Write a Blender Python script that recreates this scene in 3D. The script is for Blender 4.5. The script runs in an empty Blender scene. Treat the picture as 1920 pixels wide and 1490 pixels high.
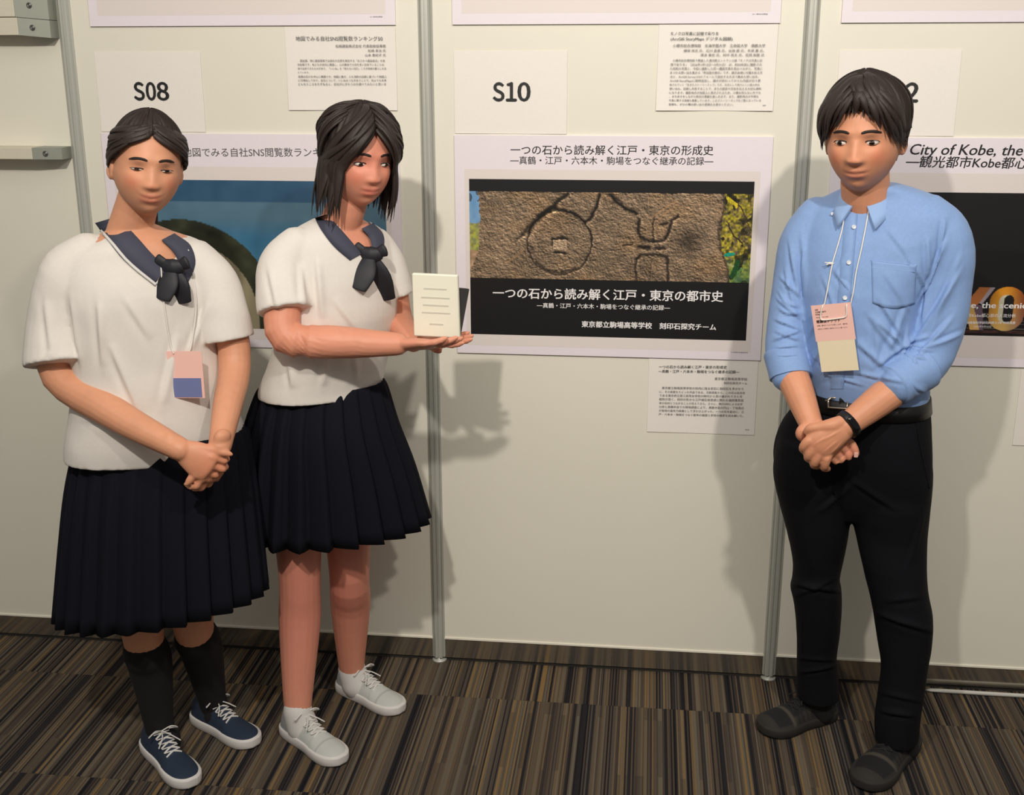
import bpy, bmesh, math, random, os
import numpy as np
from mathutils import Vector
R_ = math.radians
rng = np.random.default_rng(7)
random.seed(7)
SC = bpy.context.scene
COL = SC.collection

# ------------------------------------------------------------------ camera
FL, YAW, PITCH, ROLL = 2214.376, -0.115869, -0.28603, -0.00244281
CAM = np.array([0.60374, -3.227118, 1.809834])
FW = np.array([math.sin(YAW)*math.cos(PITCH), math.cos(YAW)*math.cos(PITCH), math.sin(PITCH)])
r0 = np.array([math.cos(YAW), -math.sin(YAW), 0.0]); u0 = np.cross(r0, FW)
RT = math.cos(ROLL)*r0 + math.sin(ROLL)*u0
UP = -math.sin(ROLL)*r0 + math.cos(ROLL)*u0
cam_d = bpy.data.cameras.new('camera'); cam = bpy.data.objects.new('camera', cam_d); COL.objects.link(cam)
from mathutils import Matrix
m = Matrix(((RT[0], UP[0], -FW[0], CAM[0]), (RT[1], UP[1], -FW[1], CAM[1]), (RT[2], UP[2], -FW[2], CAM[2]), (0, 0, 0, 1)))
cam.matrix_world = m
cam_d.sensor_fit = 'HORIZONTAL'; cam_d.sensor_width = 36.0; cam_d.lens = FL/1920*36.0
cam_d.clip_start = 0.05
SC.camera = cam

# ------------------------------------------------------------------ light and exposure
SC.view_settings.view_transform = 'Standard'; SC.view_settings.look = 'None'
SC.view_settings.gamma = 1.0; SC.view_settings.use_curve_mapping = False
SC.view_settings.exposure = 0.0
wd = bpy.data.worlds.new('world'); SC.world = wd; wd.use_nodes = True
bg = wd.node_tree.nodes['Background']; bg.inputs[0].default_value = (1.0, 0.95, 0.88, 1); bg.inputs[1].default_value = 0.225
def lamp_spot(name, loc, target, power, radius, angle, blend, color):
    d = bpy.data.lights.new(name, 'SPOT'); d.energy = power; d.shadow_soft_size = radius
    d.spot_size = R_(angle); d.spot_blend = blend; d.color = color
    o = bpy.data.objects.new(name, d); COL.objects.link(o); o.location = loc
    o.rotation_euler = (Vector(target)-Vector(loc)).to_track_quat('-Z', 'Y').to_euler()
lamp_spot('ceiling_spot', (-0.03, -2.9, 3.05), (-0.5, 0, 1.65), 190, 0.05, 125, 1.0, (1.0, 0.935, 0.845))
lamp_spot('ceiling_spot', (1.42, -2.7, 3.15), (1.9, 0, 1.6), 175, 0.06, 125, 1.0, (1.0, 0.935, 0.845))
def lamp_area(name, loc, target, power, sx, sy, color):
    d = bpy.data.lights.new(name, 'AREA'); d.energy = power; d.shape = 'RECTANGLE'; d.size = sx; d.size_y = sy; d.color = color
    o = bpy.data.objects.new(name, d); COL.objects.link(o); o.location = loc
    o.rotation_euler = (Vector(target)-Vector(loc)).to_track_quat('-Z', 'Y').to_euler()
lamp_area('ambient_fill_area', (0.4, -2.6, 3.4), (0.4, -1.4, 0), 30, 4.5, 2.5, (1.0, 0.94, 0.86))  # soft overhead area lamp added as ambient fill, not an actual ceiling fixture

# ------------------------------------------------------------------ helpers
def ray(x, y): return FW*FL + RT*(x-960) + UP*(745-y)
def at(x, y, Y):                       # point on the vertical plane y = Y seen at a pixel of the photograph
    d = ray(x, y); return CAM + d*((Y-CAM[1])/d[1])
def gr(x, y, z=0.0):
    d = ray(x, y); return CAM + d*((z-CAM[2])/d[2])
def W(x, y): p = at(x, y, 0.0); return p[0], p[2]
def mpp(x, y, Y): return np.linalg.norm(at(x+1, y, Y)-at(x, y, Y))
def lin(c):
    c = np.asarray(c, float)/255.0
    return np.where(c <= 0.04045, c/12.92, ((c+0.055)/1.055)**2.4)
def rgba(c): l = lin(c); return (float(l[0]), float(l[1]), float(l[2]), 1.0)

def material(name, color=(200, 200, 200), rough=0.6, metal=0.0, attr=False, noise=None, bump=None, sss=0.0, sheen=0.0, coat=0.0, spec=None):
    mt = bpy.data.materials.new(name); mt.use_nodes = True
    nt = mt.node_tree; b = nt.nodes['Principled BSDF']
    b.inputs['Base Color'].default_value = rgba(color); b.inputs['Roughness'].default_value = rough
    b.inputs['Metallic'].default_value = metal
    if spec is not None: b.inputs['Specular IOR Level'].default_value = spec
    if sss: 
        b.inputs['Subsurface Weight'].default_value = sss; b.inputs['Subsurface Radius'].default_value = (1.0, 0.35, 0.2); b.inputs['Subsurface Scale'].default_value = 0.006
    if sheen: b.inputs['Sheen Weight'].default_value = sheen
    if coat: b.inputs['Coat Weight'].default_value = coat; b.inputs['Coat Roughness'].default_value = 0.15
    src = None
    if attr:
        a = nt.nodes.new('ShaderNodeAttribute'); a.attribute_name = 'Col'; src = a.outputs['Color']
    if noise:                            # (scale, strength, stretch)
        tc = nt.nodes.new('ShaderNodeTexCoord'); mp = nt.nodes.new('ShaderNodeMapping'); mp.inputs['Scale'].default_value = noise[2]
        nz = nt.nodes.new('ShaderNodeTexNoise'); nz.inputs['Scale'].default_value = noise[0]; nz.inputs['Detail'].default_value = 5
        nt.links.new(tc.outputs['Object'], mp.inputs[0]); nt.links.new(mp.outputs[0], nz.inputs['Vector'])
        mr = nt.nodes.new('ShaderNodeMapRange'); mr.inputs['To Min'].default_value = 1-noise[1]; mr.inputs['To Max'].default_value = 1+noise[1]
        mr.inputs['From Min'].default_value = 0.25; mr.inputs['From Max'].default_value = 0.75
        nt.links.new(nz.outputs['Fac'], mr.inputs['Value'])
        vm = nt.nodes.new('ShaderNodeVectorMath'); vm.operation = 'SCALE'
        if src: nt.links.new(src, vm.inputs[0])
        else: vm.inputs[0].default_value = rgba(color)[:3]
        nt.links.new(mr.outputs[0], vm.inputs['Scale']); src = vm.outputs[0]
    if src: nt.links.new(src, b.inputs['Base Color'])
    if bump:                             # (scale, distance, stretch)
        tc = nt.nodes.new('ShaderNodeTexCoord'); mp = nt.nodes.new('ShaderNodeMapping'); mp.inputs['Scale'].default_value = bump[2]
        nz = nt.nodes.new('ShaderNodeTexNoise'); nz.inputs['Scale'].default_value = bump[0]; nz.inputs['Detail'].default_value = 4
        nt.links.new(tc.outputs['Object'], mp.inputs[0]); nt.links.new(mp.outputs[0], nz.inputs['Vector'])
        bp = nt.nodes.new('ShaderNodeBump'); bp.inputs['Strength'].default_value = 0.6; bp.inputs['Distance'].default_value = bump[1]
        nt.links.new(nz.outputs['Fac'], bp.inputs['Height']); nt.links.new(bp.outputs[0], b.inputs['Normal'])
    return mt

def tag(o, label=None, cat=None, group=None, kind=None):
    if label: o['label'] = label
    if cat: o['category'] = cat
    if group: o['group'] = group
    if kind: o['kind'] = kind
    return o
def empty(name, loc=(0, 0, 0), label=None, cat=None, group=None, kind=None):
    o = bpy.data.objects.new(name, None); COL.objects.link(o); o.location = loc; o.empty_display_size = 0.1
    return tag(o, label, cat, group, kind)
def put(name, me, mat, parent=None):
    o = bpy.data.objects.new(name, me); COL.objects.link(o)
    if mat: me.materials.clear(); me.materials.append(mat)
    if parent is not None:
        o.parent = parent; o.matrix_parent_inverse = Matrix.Translation(-world_loc(parent))
    return o
def world_loc(o):
    v = Vector(o.location) if o.type == 'EMPTY' else Vector((0, 0, 0))
    return v
def raw(name, V, F, smooth=True):
    me = bpy.data.meshes.new(name); me.from_pydata([tuple(map(float, v)) for v in V], [], [tuple(int(i) for i in f) for f in F]); me.validate(); me.update()
    if smooth: me.shade_smooth()
    return me
def obj(name, VF, mat, parent=None, smooth=True, cols=None):
    V, F = VF
    me = raw(name, V, F, smooth)
    if cols is not None: setcol(me, cols)
    return put(name, me, mat, parent)
def setcol(me, cols):
    a = me.color_attributes.new('Col', 'FLOAT_COLOR', 'POINT')
    c = np.ones((len(me.vertices), 4), np.float32); c[:, :3] = cols
    a.data.foreach_set('color', c.ravel())
def join(*parts):
    V = []; F = []; n = 0
    for v, f in parts:
        v = list(v); V += v; F += [tuple(i+n for i in q) for q in f]; n += len(v)
    return V, F
def box(x0, x1, y0, y1, z0, z1):
    V = [(x, y, z) for z in (z0, z1) for y in (y0, y1) for x in (x0, x1)]
    F = [(0, 2, 3, 1), (4, 5, 7, 6), (0, 1, 5, 4), (2, 6, 7, 3), (0, 4, 6, 2), (1, 3, 7, 5)]
    return V, F
def bevel_mod(o, w, seg=2):
    b = o.modifiers.new('bevel', 'BEVEL'); b.width = w; b.segments = seg; b.limit_method = 'ANGLE'
    return o
def nrm(v): v = np.asarray(v, float); return v/(np.linalg.norm(v)+1e-12)

def cr(pts, k):                          # Catmull-Rom resampling of rows of numbers
    P = np.asarray(pts, float)
    if len(P) < 2 or k <= 1: return P
    Q = np.vstack([2*P[0]-P[1], P, 2*P[-1]-P[-2]]); out = []
    for i in range(1, len(Q)-2):
        for j in range(k):
            t = j/k
            out.append(0.5*((2*Q[i])+(-Q[i-1]+Q[i+1])*t+(2*Q[i-1]-5*Q[i]+4*Q[i+1]-Q[i+2])*t*t+(-Q[i-1]+3*Q[i]-3*Q[i+1]+Q[i+2])*t**3))
    out.append(P[-1]); return np.array(out)
def tube(path, radii, side=(1, 0, 0), n=16, k=4, caps=(True, True), ex=2.0, open_ends=False):
    """closed loft along a path; radii rows (a,b): a along side, b across; round caps"""
    path = np.asarray(path, float); rad = np.asarray([(r, r) if np.isscalar(r) else r for r in radii], float)
    if len(rad) == 1: rad = np.repeat(rad, len(path), 0)
    D = cr(np.hstack([path, rad]), k); C = D[:, :3]; R = np.maximum(D[:, 3:], 1e-5)
    T = np.gradient(C, axis=0); T /= (np.linalg.norm(T, axis=1)[:, None]+1e-12)
    rows = []
    def add(c, t, a, b):
        A = nrm(np.asarray(side)-np.dot(side, t)*t); B = np.cross(t, A)
        th = np.arange(n)*2*np.pi/n; cs, sn = np.cos(th), np.sin(th)
        cs = np.sign(cs)*abs(cs)**(2/ex); sn = np.sign(sn)*abs(sn)**(2/ex)
        rows.append(c+np.outer(cs*a, A)+np.outer(sn*b, B))
    if caps[0] and not open_ends:
        for q in (80, 55, 30): add(C[0]-T[0]*min(R[0])*math.sin(R_(q)), T[0], R[0, 0]*math.cos(R_(q)), R[0, 1]*math.cos(R_(q)))
    for c, t, r in zip(C, T, R): add(c, t, r[0], r[1])
    if caps[1] and not open_ends:
        for q in (30, 55, 80): add(C[-1]+T[-1]*min(R[-1])*math.sin(R_(q)), T[-1], R[-1, 0]*math.cos(R_(q)), R[-1, 1]*math.cos(R_(q)))
    return rings(rows, not open_ends)
def rings(rows, closed=True):
    n = len(rows[0]); V = np.vstack(rows); F = []
    for i in range(len(rows)-1):
        for j in range(n):
            a = i*n+j; b = i*n+(j+1) % n; F.append((a, b, b+n, a+n))
    if closed:
        V = np.vstack([V, rows[0].mean(0), rows[-1].mean(0)]); c0 = len(V)-2; m = (len(rows)-1)*n
        for j in range(n):
            F.append((c0, (j+1) % n, j)); F.append((c0+1, m+j, m+(j+1) % n))
    return [tuple(v) for v in V], F
def stack(secs, yaw=0.0, n=40, k=3, ex=2.2, closed=True, fn=None):
    """horizontal sections: (cx,cy,cz,a,b)"""
    D = cr(secs, k); rows = []
    th = np.arange(n)*2*np.pi/n; cs, sn = np.cos(th), np.sin(th)
    cs = np.sign(cs)*abs(cs)**(2/ex); sn = np.sign(sn)*abs(sn)**(2/ex)
    A = np.array([math.cos(yaw), math.sin(yaw), 0]); B = np.array([-math.sin(yaw), math.cos(yaw), 0])
    for i, d in enumerate(D):
        t = i/(len(D)-1); f = np.ones(n); dz = np.zeros(n)
        if fn: f, dz = fn(t, th)
        r = d[:3]+np.outer(cs*d[3]*f, A)+np.outer(sn*d[4]*f, B); r[:, 2] += dz
        rows.append(r)
    return rings(rows, closed)
def prow(py, xl, xr, Y, b):              # a section from its two edge pixels at depth Y
    p, q = at(xl, py, Y), at(xr, py, Y); c = (p+q)/2
    return (c[0], c[1], c[2], np.linalg.norm(q-p)/2, b)
def remesh(name, parts, voxel, smooth_it=3):
    V, F = join(*parts); me = raw(name+'_src', V, F)
    o = bpy.data.objects.new('tmp', me); COL.objects.link(o)
    md = o.modifiers.new('r', 'REMESH'); md.mode = 'VOXEL'; md.voxel_size = voxel; md.use_smooth_shade = True
    if smooth_it: s = o.modifiers.new('s', 'SMOOTH'); s.factor = 0.5; s.iterations = smooth_it
    bpy.context.view_layer.update()
    dg = bpy.context.evaluated_depsgraph_get()
    out = bpy.data.meshes.new_from_object(o.evaluated_get(dg)); out.name = name
    bpy.data.objects.remove(o); bpy.data.meshes.remove(me)
    out.shade_smooth()
    return out
def getco(me):
    c = np.empty(len(me.vertices)*3, np.float32); me.vertices.foreach_get('co', c); return c.reshape(-1, 3).astype(float)
def getno(me):
    c = np.empty(len(me.vertices)*3, np.float32); me.vertices.foreach_get('normal', c); return c.reshape(-1, 3).astype(float)
def setco(me, c): me.vertices.foreach_set('co', c.astype(np.float32).ravel()); me.update()
def seg_dist(P, A, B):
    d = B-A; t = np.clip(((P-A)@d)/(d@d+1e-12), 0, 1); return np.linalg.norm(P-(A+t[:, None]*d), axis=1), t
def vnoise(P, freq, seed=0):             # cheap smooth noise on 3-D points
    g = np.random.default_rng(seed); out = np.zeros(len(P))
    for i in range(7):
        d = g.normal(size=3); d /= np.linalg.norm(d); w = freq*(0.7+0.9*g.random()); out += np.sin(P@d*w*6.28+g.random()*6.28+1.3*np.sin(P@g.normal(size=3)*w*2.1))
    return out/3.5
def value2(h, w, fy, fx, g):             # 2-D value noise image
    a = g.random((int(fy)+2, int(fx)+2)); y = np.linspace(0, fy, h, endpoint=False); x = np.linspace(0, fx, w, endpoint=False)
    yi, xi = y.astype(int), x.astype(int); ty, tx = (y-yi)[:, None], (x-xi)[None, :]
    ty = ty*ty*(3-2*ty); tx = tx*tx*(3-2*tx)
    return (a[yi][:, xi]*(1-ty)*(1-tx)+a[yi+1][:, xi]*ty*(1-tx)+a[yi][:, xi+1]*(1-ty)*tx+a[yi+1][:, xi+1]*ty*tx)
# ------------------------------------------------------------------ materials of the setting
M_panel = material('white_laminate', (231, 227, 212), 0.55, noise=(3.0, 0.015, (1, 1, 1)), bump=(180, 0.0002, (1, 1, 1)))
M_alu = material('anodised_aluminium', (196, 197, 188), 0.42, 0.35, noise=(40, 0.05, (1, 1, 0.02)))
M_alu2 = material('brushed_skirting_metal', (196, 190, 178), 0.13, 0.92)
M_edge = material('pale_panel_edge', (240, 236, 220), 0.5)
M_beam = material('cream_beam', (214, 208, 188), 0.6, noise=(30, 0.03, (1, 1, 4)))
M_conn = material('grey_metal_bracket', (158, 162, 150), 0.5, 0.3, noise=(60, 0.03, (1, 1, 1)))
M_screw = material('screw_steel', (130, 132, 128), 0.35, 0.9)
M_dark = material('dark_gap', (40, 38, 34), 0.8)
M_board = material('poster_board_paper', (236, 227, 233), 0.5, noise=(60, 0.01, (1, 1, 1)))
M_inner = material('printed_pale_background', (229, 219, 214), 0.5)
M_paper = material('sheet_paper', (238, 232, 224), 0.6, noise=(120, 0.012, (1, 1, 1)))
M_ink = material('black_ink', (28, 28, 30), 0.5)
M_ink2 = material('grey_ink', (92, 90, 92), 0.5)
M_white_ink = material('white_ink', (240, 236, 235), 0.5)
M_black_print = material('black_print', (24, 24, 25), 0.38)
M_print = material('photo_print', attr=True, rough=0.38)

# carpet: stripes along the depth of the room, each tile with its own run of stripes
def carpet():
    mt = bpy.data.materials.new('striped_carpet'); mt.use_nodes = True; nt = mt.node_tree; b = nt.nodes['Principled BSDF']
    L = nt.links.new; N = nt.nodes.new
    geo = N('ShaderNodeNewGeometry'); oi = N('ShaderNodeObjectInfo'); sp = N('ShaderNodeSeparateXYZ'); L(geo.outputs['Position'], sp.inputs[0])
    def math_(op, a, b_=None, c=None):
        n = N('ShaderNodeMath'); n.operation = op
        for i, v in enumerate((a, b_, c)):
            if v is None: continue
            if isinstance(v, (int, float)): n.inputs[i].default_value = v
            else: L(v, n.inputs[i])
        return n.outputs[0]
    rnd = math_('MULTIPLY', oi.outputs['Random'], 57.0)
    # long blocks along y that swap some stripes
    yb = math_('FLOOR', math_('MULTIPLY', sp.outputs['Y'], 3.7))
    def stripe(width, off, seed):
        i = math_('FLOOR', math_('ADD', math_('DIVIDE', sp.outputs['X'], width), math_('MULTIPLY', rnd, seed)))
        w = N('ShaderNodeTexWhiteNoise'); w.noise_dimensions = '2D'
        cx = N('ShaderNodeCombineXYZ'); L(i, cx.inputs[0])
        if off: L(yb, cx.inputs[1])
        L(cx.outputs[0], w.inputs['Vector']); return w.outputs['Value']
    s1 = stripe(0.0105, False, 3.1); s2 = stripe(0.0042, False, 7.7); s3 = stripe(0.019, False, 1.7); s4 = stripe(0.012, True, 5.3)
    mix = math_('ADD', math_('MULTIPLY', s1, 0.40), math_('ADD', math_('MULTIPLY', s2, 0.42), math_('MULTIPLY', s3, 0.18)))
    mix = math_('ADD', math_('MULTIPLY', mix, 1.4), -0.20)
    rp = N('ShaderNodeValToRGB'); rp.color_ramp.interpolation = 'LINEAR'; L(mix, rp.inputs[0])
    st = [(0.0, (22, 22, 26)), (0.28, (42, 40, 43)), (0.38, (72, 63, 56)), (0.50, (90, 77, 64)), (0.60, (80, 76, 70)), (0.70, (112, 91, 64)), (0.82, (98, 96, 88)), (1.0, (132, 105, 66))]
    e = rp.color_ramp.elements
    while len(e) < len(st): e.new(0.5)
    for el, (p, c) in zip(e, st): el.position = p; el.color = rgba(c)
    dk = math_('GREATER_THAN', s4, 0.86)
    mx = N('ShaderNodeMix'); mx.data_type = 'RGBA'; L(math_('MULTIPLY', dk, 0.35), mx.inputs['Factor']); L(rp.outputs[0], mx.inputs['A']); mx.inputs['B'].default_value = rgba((46, 42, 42))
    nz = N('ShaderNodeTexNoise'); nz.inputs['Scale'].default_value = 900; L(geo.outputs['Position'], nz.inputs['Vector'])
    mr = N('ShaderNodeMapRange'); mr.inputs['To Min'].default_value = 0.72; mr.inputs['To Max'].default_value = 1.28; mr.inputs['From Min'].default_value = 0.3; mr.inputs['From Max'].default_value = 0.7; L(nz.outputs['Fac'], mr.inputs['Value'])
    vm = N('ShaderNodeVectorMath'); vm.operation = 'SCALE'; L(mx.outputs['Result'], vm.inputs[0]); L(mr.outputs[0], vm.inputs['Scale']); L(vm.outputs[0], b.inputs['Base Color'])
    bp = N('ShaderNodeBump'); bp.inputs['Strength'].default_value = 0.7; bp.inputs['Distance'].default_value = 0.002
    L(math_('ADD', s2, nz.outputs['Fac']), bp.inputs['Height']); L(bp.outputs[0], b.inputs['Normal'])
    b.inputs['Roughness'].default_value = 0.95; b.inputs['Specular IOR Level'].default_value = 0.15
    return mt
M_carpet = carpet()

# floor: a slab with carpet tiles laid on it
floor = obj('floor', box(-5, 5, -6, 1.2, -0.08, -0.004), M_dark, smooth=False); tag(floor, kind='structure')
tile_me = raw('carpet_tile', *box(-0.2496, 0.2496, -0.2496, 0.2496, -0.0045, 0.0), smooth=False)
y_top = -0.205
for iy in range(-2, 9):
    for ix in range(-8, 8):
        o = put('carpet_tile', tile_me, None, floor)
        if not tile_me.materials: tile_me.materials.append(M_carpet)
        o.location = (ix*0.5+0.18, y_top-0.25-0.5*iy, 0.0)

# the back wall: panels between octagonal aluminium poles with a metal skirting rail
wall = empty('wall_back', (0, 0, 0), kind='structure')
ZB, HT = 0.077, 2.45
for i in range(-4, 4):
    p = obj('wall_panel', box(i+0.016, i+0.984, 0.0, 0.012, ZB, HT), M_panel, wall, smooth=False)
    obj('panel_edge_strip', box(i+0.018, i+0.982, -0.0035, 0.0, ZB-0.001, ZB+0.0045), M_edge, p, smooth=False)
    s = obj('skirting_rail', box(i+0.016, i+0.984, 0.001, 0.014, 0.012, ZB-0.001), M_alu2, wall, smooth=False)
    obj('floor_gap', box(i+0.016, i+0.984, 0.006, 0.012, 0.0, 0.012), M_dark, s, smooth=False)
def pole_mesh():
    ap = 0.0195; pts = []
    for k in range(8):
        a = R_(45*k-90); nx, ny = math.cos(a), math.sin(a); tx, ty = -ny, nx; hw = ap*math.tan(R_(22.5))
        for t, d in ((-hw, 0), (-0.0022, 0), (-0.0022, -0.004), (0.0022, -0.004), (0.0022, 0)):
            pts.append((nx*(ap+d)+tx*t, ny*(ap+d)+ty*t))
    rows = [np.array([(x, y, z) for x, y in pts]) for z in (0.016, HT+0.03)]
    return rings(rows, True)
for i in range(-3, 4):
    V, F = pole_mesh(); V = [(x+i, y+0.006, z) for x, y, z in V]
    p = obj('aluminium_pole', (V, F), M_alu, wall, smooth=False)
    th = np.arange(24)*2*np.pi/24
    rw = [np.stack([i+r*np.cos(th), 0.006+r*np.sin(th), np.full(24, z)], 1) for r, z in ((0.012, 0.018), (0.012, 0.007), (0.021, 0.006), (0.0225, 0.003), (0.0225, 0.0))]
    obj('levelling_foot', rings(rw), M_alu, p)

# crossbeams on the bay left of the leftmost pole
def screw(x, y, z, parent):
    th = np.arange(20)*2*np.pi/20
    rw = [np.stack([x+r*np.cos(th), np.full(20, y+d), z+r*np.sin(th)], 1) for r, d in ((0.0075, 0.0), (0.0075, -0.0012), (0.006, -0.0016), (0.0045, -0.0006), (0.0040, -0.0006), (0.0034, -0.0020), (0.0018, -0.0020), (0.0014, 0.0002))]
    return obj('screw', rings(rw), M_screw, parent)
def beam(z0, z1, xc, label, lower=False):
    t = empty('crossbeam', (-1.5, -0.035, z0), label, 'beam', 'crossbeams left of the leftmost pole')
    b = bevel_mod(obj('beam', box(-3.2, xc-0.0008, -0.07, 0.0, z0+0.0006, z1-0.0006), M_beam, t, smooth=False), 0.0015)
    dz = 0.0 if lower else -0.007
    d1 = 0.0 if lower else 0.010
    V = [(xc, 0, z0+.0006), (-1.021, 0, z0+dz), (-1.021, -0.058+d1, z0+dz), (xc, -0.0695, z0+.0006),
         (xc, 0, z1-.0006), (-1.021, 0, z1+dz-0.001), (-1.021, -0.058+d1, z1+dz-0.001), (xc, -0.0695, z1-.0006)]
    F = [(0, 3, 2, 1), (4, 5, 6, 7), (3, 7, 6, 2), (0, 4, 7, 3), (1, 2, 6, 5), (0, 1, 5, 4)]
    c = obj('end_bracket', (V, F), M_conn, t, smooth=False)
    screw((xc-1.021)/2-0.004, -0.066+d1/2, (z0+z1+dz)/2, c)
beam(1.898, 1.965, -1.105, 'cream crossbeam at the top left corner, upper of the stacked pair')
beam(1.851, 1.8975, -1.100, 'cream crossbeam at the top left corner, lower of the stacked pair')
beam(1.521, 1.554, -1.101, 'single cream crossbeam below the stacked pair at the left edge', True)

# ------------------------------------------------------------------ text
FONT = bpy.data.fonts.load('<builtin>') if '<builtin>' in bpy.data.fonts else None
def text_vf(s, x, z, size=None, width=None, align='LEFT', bold=0.0, shear=0.0, y=-0.0006, xscale=1.0, slope=0.0, font=None):
    """lettering in the wall plane; baseline at (x,z); size = em height in metres, width = fit width in metres"""
    c = bpy.data.curves.new('t', 'FONT'); c.body = s; c.size = 1.0; c.shear = shear; c.resolution_u = 3
    if font: c.font = font
    o = bpy.data.objects.new('t', c); COL.objects.link(o); bpy.context.view_layer.update()
    dg = bpy.context.evaluated_depsgraph_get(); me = bpy.data.meshes.new_from_object(o.evaluated_get(dg))
    co = getco(me); F = [tuple(p.vertices) for p in me.polygons]
    bpy.data.objects.remove(o); bpy.data.curves.remove(c); bpy.data.meshes.remove(me)
    if len(co) == 0: return [], []
    x0, x1 = co[:, 0].min(), co[:, 0].max()
    sz = size if size else width/(x1-x0)
    sx = (width/(x1-x0)) if width else sz*xscale
    X = (co[:, 0]-x0)*sx; w = (x1-x0)*sx
    if align == 'RIGHT': X -= w
    if align == 'CENTER': X -= w/2
    Z = co[:, 1]*sz; V = []; FF = []; n = len(co)
    sh = [(0, 0)] if not bold else [(-bold, 0), (bold, 0), (0, bold*.6), (0, -bold*.6)]      # heavier strokes for bold type
    for k, (dx, dz) in enumerate(sh):
        V += [(x+a+dx*sx, y-k*0.00002, z+b+slope*a+dz*sz) for a, b in zip(X, Z)]; FF += [tuple(i+k*n for i in f) for f in F]
    return V, FF
def letter(name, VF, mat, parent, label=None):
    o = obj(name, VF, mat, parent, smooth=False)
    if label: o['label'] = label
    return o
def rectf(x0, x1, z0, z1, y): return [(x0, y, z0), (x1, y, z0), (x1, y, z1), (x0, y, z1)], [(0, 1, 2, 3)]

# ------------------------------------------------------------------ posters, number sheets and description sheets
def poster(px, z0, z1, label, group='large landscape posters on foam board', w=0.848, x0=0.073):
    t = empty('poster', (px+x0+w/2, 0, z0), label, 'poster', group)
    bd = bevel_mod(obj('board', box(px+x0, px+x0+w, -0.0065, 0.0, z0, z1), M_board, t, smooth=False), 0.0006, 1)
    return t, bd
def inner(t, x0, x1, z0, z1, y=-0.0067): return obj('printed_area', rectf(x0, x1, z0, z1, y), M_inner, t, smooth=False)
def sheet(px, z0, z1, label, cat, x0, x1, curl=0.0, name='number_sheet', skew=0.0):
    t = empty(name, (px+(x0+x1)/2, 0, z0), label, cat)
    nx, nz = 24, 16; V = []; F = []
    for s_ in (0, 1):
        for j in range(nz+1):
            for i in range(nx+1):
                u, v = i/nx, j/nz
                lift = 0.0012+curl*((1-v)**3)*(0.5+0.5*math.cos(6.3*(u-0.05)))+curl*0.7*max(0, u-0.9)/0.1*v
                V.append((px+x0+(x1-x0)*u+skew*(v-1), -lift-(0.0006 if s_ == 0 else 0.0), z0+(z1-z0)*v))
    n1 = (nx+1)*(nz+1)
    for j in range(nz):
        for i in range(nx):
            a = j*(nx+1)+i; F.append((a, a+1, a+nx+2, a+nx+1)); F.append((n1+a, n1+a+nx+1, n1+a+nx+2, n1+a+1))
    edge = [i for i in range(nx+1)]+[(j+1)*(nx+1)-1 for j in range(1, nz+1)]+[nz*(nx+1)+i for i in range(nx-1, -1, -1)]+[j*(nx+1) for j in range(nz-1, 0, -1)]
    for a, b in zip(edge, edge[1:]+edge[:1]): F.append((a, n1+a, n1+b, b))
    obj('paper', (V, F), M_paper, t, smooth=False)
    return t
# number sheets
sheet_y = -0.0034
for px, s, lab in ((-1, 'S08', 'white number sheet printed S08 above the poster behind the students'),
                   (0, 'S10', 'white number sheet printed S10 above the stone carving poster'),
                   (1, 'S12', 'white number sheet half hidden behind the man, ending in 2')):
    t = sheet(px, 1.594, 1.808, lab, 'sign', 0.075, 0.377, 0.0012)
    for ch, x0p, x1p in zip(s, (925.5, 950, 972), (945, 968, 993.5)):
        a, b = W(x0p, 190), W(x1p, 190); V, F = text_vf(chr(ord(ch)+0xFEE0), 0, 0, size=0.1, width=b[0]-a[0], bold=0.040, y=sheet_y)
        zz = [v[2] for v in V]; k = 0.0505/(max(zz)-min(zz)); zb = W(0, 190.5)[1]
        V = [(px+a[0]+v[0], v[1], a[1]-0.0004+(v[2]-min(zz))*k) for v in V]; letter('character', (V, F), M_ink, t)
# description sheets
def lines(block, y, font=None, size=None):
    parts = []
    for s, px0, py0, px1, py1, bold in block:
        a, b = W(px0, py0), W(px1, py1); wd_ = b[0]-a[0]
        n = sum(1.0 if ord(ch) > 255 else 0.55 for ch in s)
        parts.append(text_vf(s, a[0], a[1], size=size or wd_/max(n, 1)*0.98, width=wd_, bold=bold, y=y, slope=(b[1]-a[1])/wd_, font=font))
    return join(*parts)
tS = sheet(0, 1.656, 1.872, 'white description sheet with fourteen lines of small text, above the stone carving poster', 'notice', 0.614, 0.917, 0.004, 'description_sheet', skew=0.002)
def Z5(zx, zy): return 1220+zx/8.0, 40+zy/8.0
def blk(rows):
    out = []
    for s, x0, y0, x1, y1, bo in rows:
        a = Z5(x0, y0); b = Z5(x1, y1); out.append((s, a[0], a[1], b[0], b[1], bo))
    return out
letter('heading', lines(blk([('モノクロ写真に記憶で彩りを', 298, 203, 1018, 203, .004), ('(ArcGIS StoryMaps デジタル図録)', 300, 282, 1225, 280, .004)]), -0.0072), M_ink, tS)
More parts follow.
